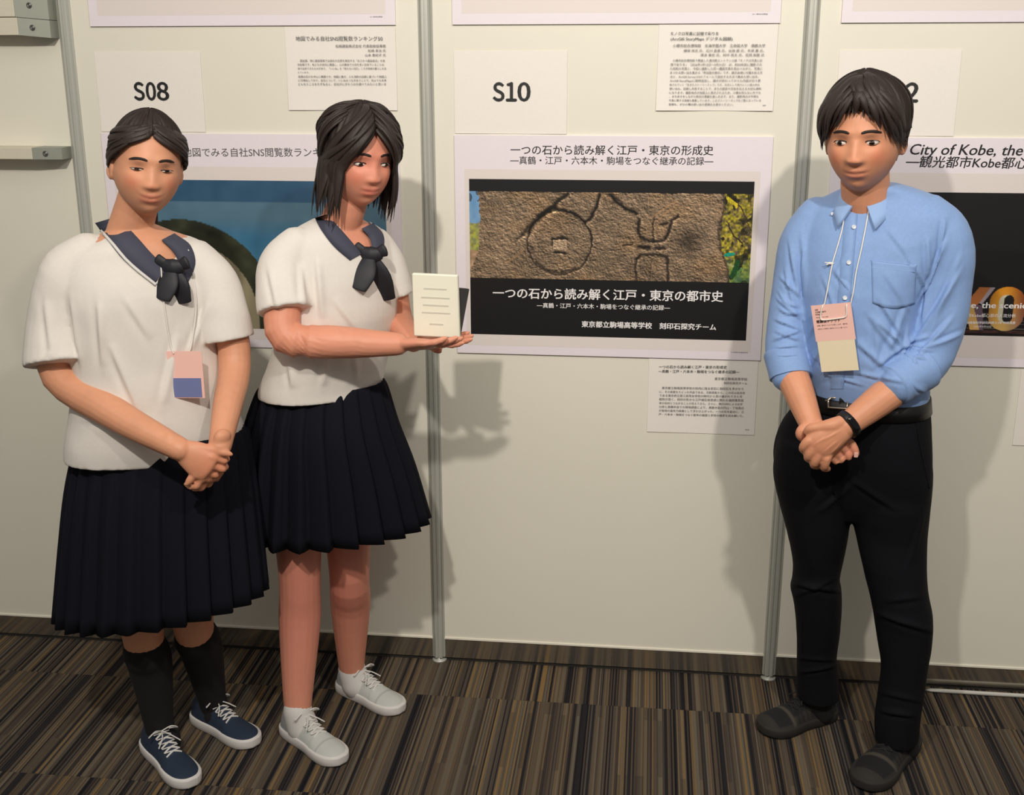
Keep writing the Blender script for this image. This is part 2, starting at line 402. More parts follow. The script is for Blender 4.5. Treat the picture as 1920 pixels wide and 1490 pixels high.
letter('lettering', lines(blk([
 ('小樽市総合博物館　北海学園大学　立命館大学　佛教大学', 332, 383, 1715, 383, 0), ('蟬塚 咲衣 氏、石川 直章 氏、谷端 郷 氏、手塚 薫 氏、', 495, 455, 1700, 455, 0),
 ('塚本 章宏 氏、村中 亮夫 氏、花岡 和聖 氏', 748, 520, 1700, 520, 0),
 ('小樽市総合博物館で開催した運河館エントランス展「モノクロ写真に記', 330, 600, 1672, 600, 0), ('憶で彩りを」（2026年1月12日〜3月31日） は、約50年前に撮影され', 296, 662, 1668, 662, 0),
 ('た昭和の写真と、令和に撮影した同一構図写真を見比べながら、写真に', 292, 722, 1672, 722, 0), ('まつわる想い出を集める「参加型の展示」です。展示会場に付箋を貼る方', 292, 782, 1672, 782, 0),
 ('法と、ArcGIS Survey123のフォームで送信する方法で集めた想い出を、', 290, 842, 1620, 842, 0), ('ArcGIS StoryMapsに随時追加し、展示が終わってからも内容が日々更', 288, 902, 1645, 902, 0),
 ('新されていく「生きたストーリーマップ」です。文字として残りにくい個人的な', 284, 962, 1630, 962, 0), ('想い出も、記録し共有することで、まちの歴史や文化を伝える大切な資料', 282, 1022, 1655, 1022, 0),
 ('になります。撮影地点が地図上に表示されるため、小樽を知らない方でも', 278, 1082, 1645, 1082, 0), ('、まち歩きをしながら新旧の景観を楽しめます。また、撮影地点が不明な', 276, 1138, 1615, 1138, 0),
 ('写真に関する情報も募集しています。このストーリーマップをご覧になっている', 275, 1197, 1650, 1197, 0), ('皆様も、ぜひ小樽の想い出や感想をお寄せください。', 272, 1257, 1235, 1257, 0), ('S09', 1675, 1268, 1722, 1268, 0)]), -0.0072), M_ink2, tS)
tT = sheet(0, 0.766, 0.982, 'white description sheet with grey text hanging below the stone carving poster', 'notice', 0.615, 0.916, 0.001, 'description_sheet')
def Z7(zx, zy): return 1180+zx/6.4, 650+zy/6.4
def blk7(rows): return [(s, *Z7(x0, y0), *Z7(x1, y1), bo) for s, x0, y0, x1, y1, bo in rows]
letter('heading', lines(blk7([('一つの石から読み解く江戸・東京の形成史', 355, 250, 1168, 255, .005), ('―真鶴・江戸・六本木・駒場をつなぐ継承の記録―', 348, 302, 1318, 312, .005)]), -0.0042), M_ink, tT)
letter('lettering', lines(blk7([('東京都立駒場高等学校', 1022, 390, 1412, 397, 0), ('刻印石探究チーム', 1132, 440, 1412, 445, 0),
 ('東京都立駒場高等学校の校内に残る巨石に刻印石を手がかり', 390, 500, 1368, 513, 0), ('に、その来歴をたどった作品である。文献調査から、この石は前身校', 360, 545, 1385, 560, 0),
 ('である東京府立第三高等女学校の時代から受け継がれてきた可', 360, 590, 1352, 605, 0), ('能性が高く、刻印の形から江戸城石垣普請に関わる福岡藩黒田', 358, 635, 1365, 650, 0),
 ('家の石材とつながることが見えてきた。さらに、携行XRFによる化学', 358, 680, 1355, 695, 0), ('分析と真鶴半島での現地調査により、真鶴半島の円山・丁場周辺', 356, 725, 1372, 742, 0),
 ('が産地の最有力候補として浮かび上がった。一つの石を起点に、江', 355, 770, 1372, 788, 0), ('戸・六本木・駒場をつなぐ都市の履歴と学校の継承を読み解いた。', 352, 815, 1368, 835, 0), ('S10', 1390, 995, 1432, 998, 0)]), -0.0042), M_ink2, tT)
tU = sheet(-1, 1.654, 1.869, 'faint white description sheet above the head of the student with long hair', 'notice', 0.617, 0.919, 0.003, 'description_sheet')
def Z2(zx, zy): return 480+zx/3.725, zy/3.725
def blk2(rows): return [(s, *Z2(x0, y0), *Z2(x1, y1), bo) for s, x0, y0, x1, y1, bo in rows]
letter('heading', lines(blk2([('地図でみる自社SNS閲覧数ランキング50', 282, 282, 888, 282, .0)]), -0.006), M_ink2, tU)
letter('lettering', lines(blk2([
 ('松嶋建設株式会社 代表取締役専務', 560, 330, 910, 330, 0), ('松嶋 幸治 氏', 786, 361, 910, 361, 0), ('山本 恵紀子 氏', 766, 392, 910, 392, 0),
 ('建設業、特に建設現場では自社の日常を発信する「おさかべ建設毎日」を毎', 312, 430, 904, 430, 0), ('日投稿です。私どもが会社に関連し、心の都会で土日を多い日本でいることは', 296, 457, 898, 457, 0),
 ('地で出来てきたものがあり、「いいね」を「待ちない何万」こそが地域の暮らしを支', 296, 484, 914, 484, 0), ('えています。', 296, 510, 375, 510, 0),
 ('投稿は石川を中心に展開させ、地図に載せ、人も消防の記録に基づいて制図上', 300, 541, 916, 541, 0), ('に可視化しており、会社について、いいねをつなぎ合うことで、何よりも未来', 300, 567, 914, 567, 0),
 ('どんなところをたずねると、会社がにぎわうのか調べてみたいと思いま', 300, 594, 912, 594, 0)]), -0.006), M_ink2, tU)

# upper posters: only their lower margins are in the frame
for px, lab in ((-1, 'upper poster above the S08 number sheet, only its lower edge in view'), (0, 'upper poster above the S10 number sheet, only its lower edge in view'), (1, 'upper poster at the top right corner, only its lower edge in view')):
    t, bd = poster(px, 1.874, 2.44, lab)
    inner(t, px+0.098, px+0.895, 1.902, 2.30)
    if px < 1:
        if px == 0: a, b = W(1410, 28), W(1439, 27)
        else: a, b = W(695, 33), W(718, 33)
        letter('caption', text_vf('S0%d 小樽市総合博物館' % (9 if px == 0 else 7), a[0], a[1], size=0.0042, width=b[0]-a[0], y=-0.0069), M_ink2, t)

# poster S10 : carved stone
t, bd = poster(0, 0.984, 1.590, 'white poster with a photograph of a stone carved with a round mark, under S10')
inner(t, 0.100, 0.893, 1.008, 1.500)
def line_px(s, x0, y0, x1, y1, bold, y, mat, name='lettering'):
    return letter(name, lines([(s, x0, y0, x1, y1, bold)], y), mat, t)
line_px('一つの石から読み解く江戸・東京の形成史', 958, 288, 1337, 289, .010, -0.0069, M_ink, 'heading')
line_px('―真鶴・江戸・六本木・駒場をつなぐ継承の記録―', 957, 306, 1337, 308, .006, -0.0069, M_ink, 'heading')
obj('printed_slide', box(0.1125, 0.8785, -0.0069, -0.0066, 1.040, 1.4735), M_black_print, t, smooth=False)
line_px('一つの石から読み解く江戸・東京の都市史', 925, 556, 1355, 563, .022, -0.0072, M_white_ink, 'heading')
line_px('―真鶴・江戸・六本木・駒場をつなぐ継承の記録―', 1007, 575, 1256, 580, .012, -0.0072, M_white_ink)
line_px('東京都立駒場高等学校　刻印石探究チーム', 1091, 611, 1342, 617, .030, -0.0072, M_white_ink)
letter('caption', lines([('S10 東京都立駒場高等学校', 1370, 660, 1402, 661, 0)], -0.0069), M_ink2, t)
def grid(nx, nz, x0, x1, z0, z1, y):
    xs = np.linspace(x0, x1, nx+1); zs = np.linspace(z1, z0, nz+1)
    X, Z = np.meshgrid(xs, zs); V = np.stack([X.ravel(), np.full(X.size, y), Z.ravel()], 1)
    j, i = np.mgrid[0:nz, 0:nx]; a = (j*(nx+1)+i).ravel(); F = np.stack([a, a+nx+1, a+nx+2, a+1], 1)
    return V, F, X, Z
def print_mesh(name, nx, nz, x0, x1, z0, z1, y, colf, parent, mat=None):
    V, F, X, Z = grid(nx, nz, x0, x1, z0, z1, y)
    c = colf(X, Z)
    me = bpy.data.meshes.new(name); me.from_pydata(V.tolist(), [], F.tolist()); me.update()
    setcol(me, lin(np.clip(c, 0, 255)).reshape(-1, 3)); return put(name, me, mat or M_print, parent)
def dpoly(U, Vv, pts, closed=False):
    pts = [np.array(p, float) for p in pts]; best = np.full(U.shape, 1e9)
    for a, b in zip(pts, pts[1:]+([pts[0]] if closed else [])):
        d = b-a; t = np.clip(((U-a[0])*d[0]+(Vv-a[1])*d[1])/(d@d+1e-9), 0, 1)
        best = np.minimum(best, np.hypot(U-(a[0]+t*d[0]), Vv-(a[1]+t*d[1])))
    return best
def stone(X, Z):
    x0, x1 = X.min(), X.max(); z1, z0 = Z.max(), Z.min()
    U = 117+(X-x0)/(x1-x0)*(1648-117); V = 108+(z1-Z)/(z1-z0)*(596-108)
    h, w = X.shape; g = np.random.default_rng(3)
    n = value2(h, w, 9, 28, g)*.32+value2(h, w, 22, 60, g)*.25+value2(h, w, 48, 130, g)*.25+value2(h, w, 90, 230, g)*.3+g.random((h, w))*.10
    gy = n-np.roll(np.roll(n, 2, 0), -1, 1)
    U = U+10*(value2(h, w, 30, 90, g)-.5); V = V+10*(value2(h, w, 30, 90, g)-.5)
    big = value2(h, w, 4, 9, g)
    s = 0.66+0.34*(n-.55)+gy*1.35+0.16*(big-.5)
    c = np.stack([s*182, s*154, s*124], -1)
    warm = np.clip(value2(h, w, 5, 12, g)-.45, 0, 1)[..., None]; c = c+warm*np.array([26, 12, -4])
    blot = np.exp(-(((U-1310)/60)**2+((V-370)/60)**2))[..., None]; c = c*(1-.42*blot)
    blot = np.exp(-(((U-240)/60)**2+((V-190)/40)**2))[..., None]; c = c*(1-.18*blot)
    def groove(pts, wd, dark=.85, closed=False):
        nonlocal c
        d = dpoly(U, V, pts, closed); k = np.exp(-(d/wd)**2)[..., None]
        d2 = dpoly(U-wd*.9, V-wd*1.1, pts, closed); hl = np.exp(-(d2/(wd*.8))**2)[..., None]
        c = c*(1+.38*hl*(1-k)); c = c*(1-dark*k)+np.array([20, 15, 12])*k*dark*.6
    th = np.linspace(0, 6.2832, 50)
    groove([(613+176*math.cos(a), 389+180*math.sin(a)) for a in th], 6, .62)
    groove([(445, 330), (470, 280), (520, 235), (585, 190)], 15, .85)
    groove([(655, 118), (600, 160), (560, 200), (500, 240)], 11, .8)
    groove([(440, 300), (408, 348), (380, 372)], 9, .6)
    groove([(590, 198), (660, 215), (720, 245), (752, 278)], 9, .85); groove([(828, 118), (812, 190), (785, 240), (752, 280)], 9, .9)
    groove([(760, 290), (788, 340), (790, 400)], 6, .6); groove([(490, 500), (540, 545), (620, 560), (700, 535)], 8, .55)
    groove([(885, 118), (930, 165), (975, 195), (1030, 222)], 11, .9)
    groove([(572, 368), (610, 362), (655, 366)], 8, .85); groove([(575, 372), (574, 405)], 6, .6); groove([(588, 440), (645, 446)], 8, .85)
    groove([(1042, 250), (1046, 330), (1075, 368), (1125, 374)], 9, .8); groove([(1125, 374), (1180, 366), (1212, 300), (1218, 262), (1250, 228)], 9, .8)
    groove([(1122, 235), (1120, 290), (1124, 370)], 6, .6); groove([(1160, 280), (1195, 272)], 7, .8)
    groove([(965, 397), (1010, 392)], 6, .8); groove([(1052, 405), (1105, 408)], 11, .9); groove([(1135, 412), (1190, 408)], 9, .8)
    groove([(1038, 470), (1062, 452), (1130, 446), (1198, 456), (1206, 500), (1212, 596)], 9, .7); groove([(1042, 470), (1032, 530), (1040, 596)], 7, .6)
    groove([(1118, 480), (1115, 590)], 4, .35); groove([(790, 405), (860, 430), (930, 424)], 4, .4); groove([(845, 110), (940, 150)], 5, .5)
    for a, b in (((1110, 240), (1240, 150)), ((1150, 250), (1250, 165)), ((410, 440), (330, 500))):
        d = dpoly(U, V, [a, b]); k = np.exp(-(d/4)**2)[..., None]; c = c*(1-.45*k)+np.array([205, 150, 100])*.45*k
    k = ((abs(U-615) < 38) & (abs(V-405) < 32))[..., None]; c = np.where(k, c*1.22+10, c)
    # foliage at the right, sky and grass at the left
    fx = np.interp(V, [108, 200, 260, 330, 420, 500, 600], [1495, 1500, 1485, 1480, 1495, 1530, 1545])
    f1 = value2(h, w, 40, 110, g); f2 = value2(h, w, 70, 260, g); f3 = value2(h, w, 14, 60, g)
    fol = np.stack([120+150*(f1-.4)+70*(f2-.5), 108+140*(f1-.4)+50*(f2-.5), 42+80*(f2-.4)], -1)
    low = np.clip((V-430)/120, 0, 1)[..., None]; fol = fol*(1-low)+low*np.stack([45+90*f1, 75+80*f1, 40+50*f2], -1)
    fol = np.where((f3 < .28)[..., None], fol*.45, fol); top = (V < 190) & (U < 1560); fol = np.where(top[..., None], fol*np.where(f3 < .55, .35, 1.0)[..., None]+0, fol)
    def leaf(pts, wd, col):
        nonlocal fol
        d = dpoly(U, V, pts); k = (d < wd)[..., None]; fol = np.where(k, np.array(col)*(0.8+.4*f2[..., None]), fol)
    leaf([(1515, 130), (1560, 175)], 10, (205, 185, 40)); leaf([(1560, 150), (1600, 210), (1640, 300)], 3, (70, 50, 35)); leaf([(1515, 260), (1555, 340), (1600, 380)], 4, (52, 40, 30))
    leaf([(1512, 445), (1550, 436)], 10, (20, 150, 125)); leaf([(1500, 540), (1545, 596)], 9, (150, 170, 80)); leaf([(1580, 480), (1560, 560)], 14, (30, 75, 35)); leaf([(1600, 520), (1570, 580)], 7, (90, 130, 70)); leaf([(1530, 490), (1555, 505)], 7, (170, 170, 110))
    c = np.where((U > fx)[..., None], fol, c); edge = np.exp(-((U-fx+6)/7)**2)[..., None]; c = c*(1-.45*edge)
    lx = np.interp(V, [108, 180, 290, 440, 560], [165, 172, 175, 165, 120])
    sky = np.stack([105+20*f3, 150+18*f3, 195+10*f3], -1); gs = np.stack([150+60*(f1-.5), 152+60*(f1-.5), 85+60*(f2-.5)], -1)
    tn = np.stack([165+60*(f1-.5), 135+50*(f1-.5), 105+40*(f1-.5)], -1)
    left = np.where((V < 285)[..., None], sky, np.where((V < 440)[..., None], gs, tn)); left = np.where(((V < 165) & (f3 > .45))[..., None], left*.55, left)
    return np.where((U < lx)[..., None], left, c)
a = W(881, 357); b = W(1412, 530)
print_mesh('printed_stone_photograph', 620, 200, 0.1125, 0.8785, 1.2015, 1.4405, -0.0072, stone, t)['label'] = 'printed photograph of brown rock carved with a circle, between black bands'

# poster S12 : golden letters at night
t, bd = poster(1, 0.984, 1.590, 'poster with a black slide and golden letters, behind the right arm of the man')
inner(t, 1.100, 1.893, 1.008, 1.500)
def shear_line(s, x0, y0, x1, y1, bold, y, mat, sh=0.22, name='heading', font=None, size=None):
    V, F = lines([(s, x0, y0, x1, y1, bold)], y, font, size); zb = W(x0, y0)[1]
    V = [(vx+sh*(vz-zb), vy, vz) for vx, vy, vz in V]; return letter(name, (V, F), mat, t)
shear_line('City of Kobe, the', 1703, 289, 1914, 291, .014, -0.0069, M_ink, size=.0385)
shear_line('―観光都市Kobe都心部の', 1696, 311, 1972, 315, .014, -0.0069, M_ink, 0.16)
obj('printed_slide', box(1.1125, 1.8785, -0.0069, -0.0066, 1.070, 1.4505), M_black_print, t, smooth=False)
def golden(X, Z):
    # zoomed layout coordinates of the visible corner
    xa, za = W(1780, 520); xb, zb = W(1920, 700)
    U = (X-xa)/(xb-xa)*1159; V = (za-Z)/(za-zb)*1490
    g = np.random.default_rng(5); h, w = X.shape
    c = np.zeros(X.shape+(3,))+np.array([20, 19, 20]); 
    for yy in (545, 655, 700, 775, 350): c = np.where(((abs(V-yy) < 5) & (U > 200) & (U < 1100) & (V > 500))[..., None], np.array([92, 84, 78]), c)
    k = (V > 805); c = np.where(k[..., None], np.array([74, 48, 42])*(.6+.7*value2(h, w, 60, 60, g)[..., None]), c); c = np.where((V > 850)[..., None], np.array([24, 17, 15]), c)
    def O(cx, sgn=1):
        nonlocal c
        e = np.maximum(0, abs(V-465)-110)/235; r = np.sqrt(((U-cx)/237)**2+e**2); ri = np.sqrt(((U-cx-20)/68)**2+(np.maximum(0, abs(V-465)-130)/85)**2)
        rw = np.sqrt(((U-cx+10)/98)**2+(np.maximum(0, abs(V-465)-130)/90)**2)
        gold = np.stack([172+45*np.cos((U-cx+60)/110)+0*V, 112+48*np.cos((U-cx+60)/120)+20*(V-465)/350, 48+38*(V-465)/350+20*np.cos((U-cx)/150)], -1)
        c = np.where((r < 1)[..., None], gold, c); c = np.where((rw < 1)[..., None], np.array([205, 198, 172]), c); c = np.where((ri < 1)[..., None], np.array([24, 23, 24]), c)
    # K : two diagonals and a stem
    def quad(p, col):
        nonlocal c
        ins = np.ones(U.shape, bool); n = len(p)
        for a, b in zip(p, p[1:]+p[:1]): ins &= ((b[0]-a[0])*(V-a[1])-(b[1]-a[1])*(U-a[0])) >= 0
        c = np.where(ins[..., None], np.array(col)*(.85+.3*((V-130)/680)[..., None]), c)
    quad([(540, 135), (625, 135), (470, 400), (420, 380)], (176, 160, 168)); quad([(370, 400), (480, 420), (520, 800), (430, 800)], (96, 78, 92))
    quad([(410, 135), (560, 135), (430, 380), (340, 480), (230, 420)], (186, 112, 58)); quad([(230, 380), (350, 400), (470, 800), (340, 800)], (190, 150, 88))
    quad([(60, 135), (200, 135), (200, 800), (60, 800)], (190, 120, 60))
    O(808)
    quad([(1150, 135), (1260, 135), (1260, 800), (1090, 800), (1120, 500)], (150, 82, 42)); O(1500)
    return c
print_mesh('printed_night_photograph', 420, 200, 1.1125, 1.8785, 1.070, 1.30, -0.0072, golden, t)['label'] = 'printed night photograph of golden standing letters'
def Z6(zx, zy): return 1780+zx/8.28, 520+zy/8.28
letter('heading', lines([('Kobe, the scenic', *Z6(40, 462), *Z6(1180, 472), .020)], -0.0076, None, .0225), M_white_ink, t)
letter('lettering', lines([('観光都市Kobe都心部の人流分析', *Z6(70, 600), *Z6(1015, 608), .004), ('大学大学院情報科学研究科修士1年 神崎真彦', *Z6(60, 708), *Z6(1010, 712), .02), ('2025年9月22日', *Z6(365, 764), *Z6(636, 768), 0)], -0.0076), M_white_ink, t)

# poster S08 behind the students : blue picture
t, bd = poster(-1, 0.984, 1.590, 'poster with a blue picture, mostly hidden behind the two students')
inner(t, -0.900, -0.107, 1.008, 1.500)
letter('heading', lines([('地図でみる自社SNS閲覧数ランキング', 345, 292, 640, 292, .006)], -0.0069), M_ink2, t)
def blue(X, Z):
    xa, za = W(340, 335); xb, zb = W(580, 600)
    U = 340+(X-xa)/(xb-xa)*240; V = 335+(za-Z)/(za-zb)*265; h, w = X.shape; g = np.random.default_rng(9)
    c = np.where((V < 375)[..., None], np.array([50, 88, 118]), np.array([84, 118, 138])); k = np.clip((V-405)/40, 0, 1)[..., None]; c = c*(1-k)+k*np.array([60, 116, 150])
    c = c+10*(value2(h, w, 12, 30, g)[..., None]-.5)
    r = np.hypot(U-330, (V-600)); c = np.where(((r < 190))[..., None], np.array([48, 52, 36])*(.7+.6*value2(h, w, 20, 30, g)[..., None]), c)
    c = np.where(((r < 150))[..., None], np.array([150, 140, 112]), c)
    return c
print_mesh('printed_blue_picture', 200, 110, -0.8875, -0.1215, 1.040, 1.463, -0.0072, blue, t)['label'] = 'printed picture in blue with a dark olive arc'
# the next description sheet at the right edge, and the cable on the floor
tV = sheet(1, 0.762, 0.978, 'white description sheet cut off by the right edge of the photograph, below the black poster', 'notice', 0.617, 0.918, 0.001, 'description_sheet')
letter('lettering', join(*[text_vf('神戸都心部の人流分析について', 1.68, 0.94-0.014*k, size=0.009, width=0.2, y=-0.0042) for k in range(6)]), M_ink2, tV)
cab = obj('floor_cable', tube([(1.38, -0.026, 0.0065), (1.5, -0.026, 0.0065), (1.7, -0.028, 0.0065), (2.3, -0.03, 0.0065), (3.2, -0.03, 0.0065)], [0.006], n=10), material('grey_cable', (196, 194, 186), 0.45))
tag(cab, 'thin pale grey cable lying on the carpet along the skirting at the right', 'cable')
# ------------------------------------------------------------------ people
M_skin = material('skin', attr=True, rough=0.5, sss=0.12, bump=(160, 0.0004, (1, 1, 1)), spec=0.35)
M_hair = material('dark_hair', (44, 34, 30), 0.6, bump=(240, 0.0012, (1, 1, 0.12)))
M_hair2 = material('dark_brown_hair', (46, 34, 30), 0.58, bump=(240, 0.0012, (1, 1, 0.12)))
M_shirt = material('blue_shirt_cloth', (132, 163, 212), 0.75, noise=(160, 0.05, (1, 1, 1)), bump=(700, 0.0003, (1, 1, 1)), sheen=0.1)
M_shirt_in = material('blue_shirt_trim', (146, 176, 222), 0.75, bump=(700, 0.0003, (1, 1, 1)))
M_trouser = material('dark_navy_trousers', (11, 11, 17), 0.85, bump=(500, 0.0003, (1, 1, 1)), spec=0.2)
M_leather = material('black_leather', (10, 10, 12), 0.42, bump=(300, 0.0002, (1, 1, 1)))
M_buckle = material('satin_buckle', (196, 184, 166), 0.3, 0.9)
M_rubber = material('black_silicone', (20, 22, 25), 0.45)
M_glass = material('dark_band_screen', (8, 9, 12), 0.12)
M_sole = material('dark_shoe_sole', (36, 34, 30), 0.8)
M_shoe = material('dark_sneaker_cloth', attr=True, rough=0.85, bump=(260, 0.0008, (1, 1, 1)))
M_lace = material('black_laces', (20, 19, 20), 0.8)
M_white = material('white_blouse_cloth', (226, 220, 212), 0.8, noise=(120, 0.02, (1, 1, 1)), bump=(600, 0.0003, (1, 1, 1)))
M_navy = material('navy_pleated_cloth', (14, 15, 25), 0.85, bump=(500, 0.0003, (1, 1, 1)), spec=0.2)
M_scarf = material('black_scarf_cloth', (26, 27, 34), 0.6)
M_collar = material('grey_navy_collar', (66, 68, 84), 0.8)
M_line = material('white_collar_braid', (215, 212, 208), 0.7)
M_sock = material('black_sock', (14, 14, 16), 0.9, bump=(500, 0.0005, (1, 1, 0.1)))
M_eye = material('eye', attr=True, rough=0.12)
M_brow = material('brow_hair', (40, 30, 26), 0.7)
M_cord = material('white_cord', (232, 228, 220), 0.6)
M_btn = material('pearl_button', (214, 216, 222), 0.25)

def basis(yaw, pitch=0.0, roll=0.0):
    """columns side(x), forward(y), up(z) for somebody facing the camera turned by yaw (positive = towards the right of the picture)"""
    f = np.array([math.sin(yaw), -math.cos(yaw), 0.0]); s = np.array([math.cos(yaw), math.sin(yaw), 0.0]); u = np.array([0, 0, 1.0])
    f2 = math.cos(pitch)*f+math.sin(pitch)*u; u2 = -math.sin(pitch)*f+math.cos(pitch)*u
    s3 = math.cos(roll)*s+math.sin(roll)*u2; u3 = -math.sin(roll)*s+math.cos(roll)*u2
    return np.stack([s3, f2, u3], 1)       # local (x,y,z) -> world

RX, RY, RZ = 0.074, 0.092, 0.115
def base_head(D):
    """unit directions -> points of a featureless head"""
    P = D*np.array([RX, RY, RZ]); x, y, z = P[:, 0].copy(), P[:, 1].copy(), P[:, 2].copy()
    s = np.clip((-z-0.005)/0.11, 0, 1)
    x *= 1-0.22*s**1.5+0.30*s*(1-s)
    fr = y > 0
    y = np.where(fr, y*(1+0.22*s), y*(1-0.50*s))
    tp = np.clip((z-0.03)/0.085, 0, 1); x *= 1+0.08*tp*(1-tp)*4; y = np.where(~fr, y*(1+0.10*(1-s)), y)
    return np.stack([x, y, z], 1)
def G(v, c, w): return np.exp(-((v-c)/w)**2)
def head_mesh(soft=False, smile=0.0, nn=120, mm=100):
    th = np.linspace(0, 2*np.pi, nn, endpoint=False); ph = np.linspace(-np.pi/2, np.pi/2, mm)
    rows = []
    for p in ph[1:-1]:
        D = np.stack([np.cos(p)*np.sin(th), np.cos(p)*np.cos(th), np.full(nn, np.sin(p))], 1); rows.append(D)
    D = np.vstack(rows); P = base_head(D); x, y, z = P.T
    ax = abs(x); front = np.clip(y/0.05, 0, 1); d = np.zeros(len(P))
    nose = np.clip((0.010-z)/0.044, 0, 1)*(1/(1+np.exp(-(z+0.041)/0.0022)))
    k = 0.62 if soft else 0.9
    d += k*0.0200*G(x, 0, 0.0085+0.006*nose)*nose**0.9
    d += k*0.0065*G(ax, 0.0125, 0.0065)*G(z, -0.034, 0.007)
    d -= 0.0095*G(ax, 0.031, 0.017)*G(z, 0.001, 0.0125)
    d += 0.0050*G(ax, 0.026, 0.022)*G(z, 0.023, 0.009)
    d += 0.0035*G(ax, 0.040, 0.016)*G(z, -0.030, 0.020)
    d -= 0.0035*G(x, 0, 0.005)*G(z, -0.048, 0.006)
    lw = 0.0195+0.004*smile; zz = z-smile*0.25*ax*ax/0.02
    d += 0.0036*np.exp(-(x/lw)**4)*G(zz, -0.0575, 0.0045); d += 0.0044*np.exp(-(x/(lw*.9))**4)*G(zz, -0.0690, 0.0055)
    d -= 0.0042*np.exp(-(x/(lw*1.1))**4)*G(zz, -0.0632, 0.0020)
    d -= 0.0030*G(x, 0, 0.02)*G(z, -0.080, 0.006); d += 0.0050*G(x, 0, 0.020)*G(z, -0.098, 0.013)
    y = y+d*front
    P = np.stack([x, y, z], 1)
    rws = [P[i*nn:(i+1)*nn] for i in range(mm-2)]
    return rings(rws)
def xf(VF, Bm, c, sc=1.0): V, F = VF; return (np.asarray(V)*sc)@Bm.T+np.asarray(c), F
def ear_mesh(sx):
    c = np.array([sx*0.0735, -0.006, -0.012]); parts = []
    th = np.linspace(0, 2*np.pi, 15)[:-1]
    loop = [c+np.array([sx*0.010*(0.5+0.5*math.cos(t-0.6)), -0.004-0.014*math.sin(t)*0.9-0.004, 0.0*t]) for t in th]
    path = [c+np.array([sx*(0.004+0.006*max(0, -math.cos(t))), 0.014*math.cos(t)-0.006, 0.029*math.sin(t)*(1 if math.sin(t) > 0 else 0.9)]) for t in np.linspace(0, 2*np.pi, 13)]
    parts.append(tube(path, [0.0042]*13, side=(0, 0, 1), n=8, k=2))
    parts.append(tube([c+np.array([0, -0.004, 0.022]), c+np.array([sx*0.003, -0.006, 0.0]), c+np.array([0, -0.003, -0.022])], [(0.006, 0.010)]*3, side=(1, 0, 0), n=10, k=3))
    return join(*parts)

def hand(Wp, Dv, Nv, sg, sc=1.0, curl=(25, 30, 20), spread=0.06, thumb=(0.6, 0.62, -0.25), tcurl=12):
    """Wp wrist, Dv towards fingers, Nv out of the back of the hand, sg*cross picks the thumb side"""
    D = nrm(Dv); N = nrm(np.asarray(Nv)-np.dot(Nv, D)*D); S = sg*np.cross(D, N); out = []
    out.append(tube([Wp-D*0.03*sc, Wp+D*0.005*sc, Wp+D*0.03*sc, Wp+D*0.065*sc, Wp+D*0.086*sc], [(.024*sc, .018*sc), (.026*sc, .017*sc), (.034*sc, .0165*sc), (.041*sc, .014*sc), (.036*sc, .012*sc)], side=S, n=20))
    ln = (0.070, 0.078, 0.072, 0.057); off = (0.030, 0.0105, -0.010, -0.029); bs = (0.080, 0.085, 0.081, 0.073)
    for i in range(4):
        b = Wp+sc*(D*bs[i]*0.80+S*off[i]*0.9); d = nrm(D+S*spread*(1.5-i)); ax = np.cross(d, N); path = [b, Wp+sc*(D*bs[i]+S*off[i])]; rad = [.0095*sc, .0098*sc]
        p = path[-1]; ang = 0; L = ln[i]*sc
        cc = curl[i] if isinstance(curl[0], (tuple, list)) else curl
        for j, fr in enumerate((0.46, 0.30, 0.24)):
            ang += R_(cc[j]); v = d*math.cos(ang)-N*math.sin(ang)
            path.append(p+v*L*fr*0.5); rad.append((.0082, .0078, .0070)[j]*sc)
            p = p+v*L*fr; path.append(p); rad.append((.0092, .0082, .0056)[j]*sc)
        out.append(tube(path, rad, side=S, n=12, k=3))
    t0 = Wp+sc*(D*0.018+S*0.020-N*0.004); d = nrm(D*thumb[0]+S*thumb[1]+N*thumb[2]); path = [t0]; rad = [.013*sc]; p = t0
    for j, l in enumerate((0.042, 0.032, 0.026)):
        v = nrm(d+(D*0.5-N*0.2)*j*math.tan(R_(tcurl))); path.append(p+v*l*0.5*sc); rad.append((.0135, .0105, .0098)[j]*sc); p = p+v*l*sc; path.append(p); rad.append((.0118, .0105, .0062)[j]*sc)
    out.append(tube(path, rad, side=S, n=12, k=3))
    return join(*out)

def skin_colors(me, tone, heads=(), warm=()):
    co = getco(me); c = np.tile(lin(tone), (len(co), 1)); n = vnoise(co, 9, 2)[:, None]*0.03+vnoise(co, 40, 3)[:, None]*0.02; c = c*(1+n)
    for (Bm, cen, sc, lip) in heads:
        L = ((co-cen)@Bm)/sc; x, y, z = L.T; fr = (y > 0.03)
        k = (np.exp(-(x/0.024)**4)*(G(z, -0.0580, 0.0045)+G(z, -0.0685, 0.0055))*fr)[:, None].clip(0, 1)
        c = c*(1-k*0.55)+lin(lip)*k*0.55
        k = ((G(abs(x), 0.043, 0.016)*G(z, -0.030, 0.017)+0.5*G(x, 0, 0.012)*G(z, -0.034, 0.01))*fr)[:, None]; c = c*(1-k*np.array([0.0, .20, .22]))
    for (p, r, col, am) in warm:
        k = np.exp(-(np.linalg.norm(co-np.asarray(p), axis=1)/r)**2)[:, None]*am; c = c*(1-k)+lin(col)*k
    setcol(me, c)

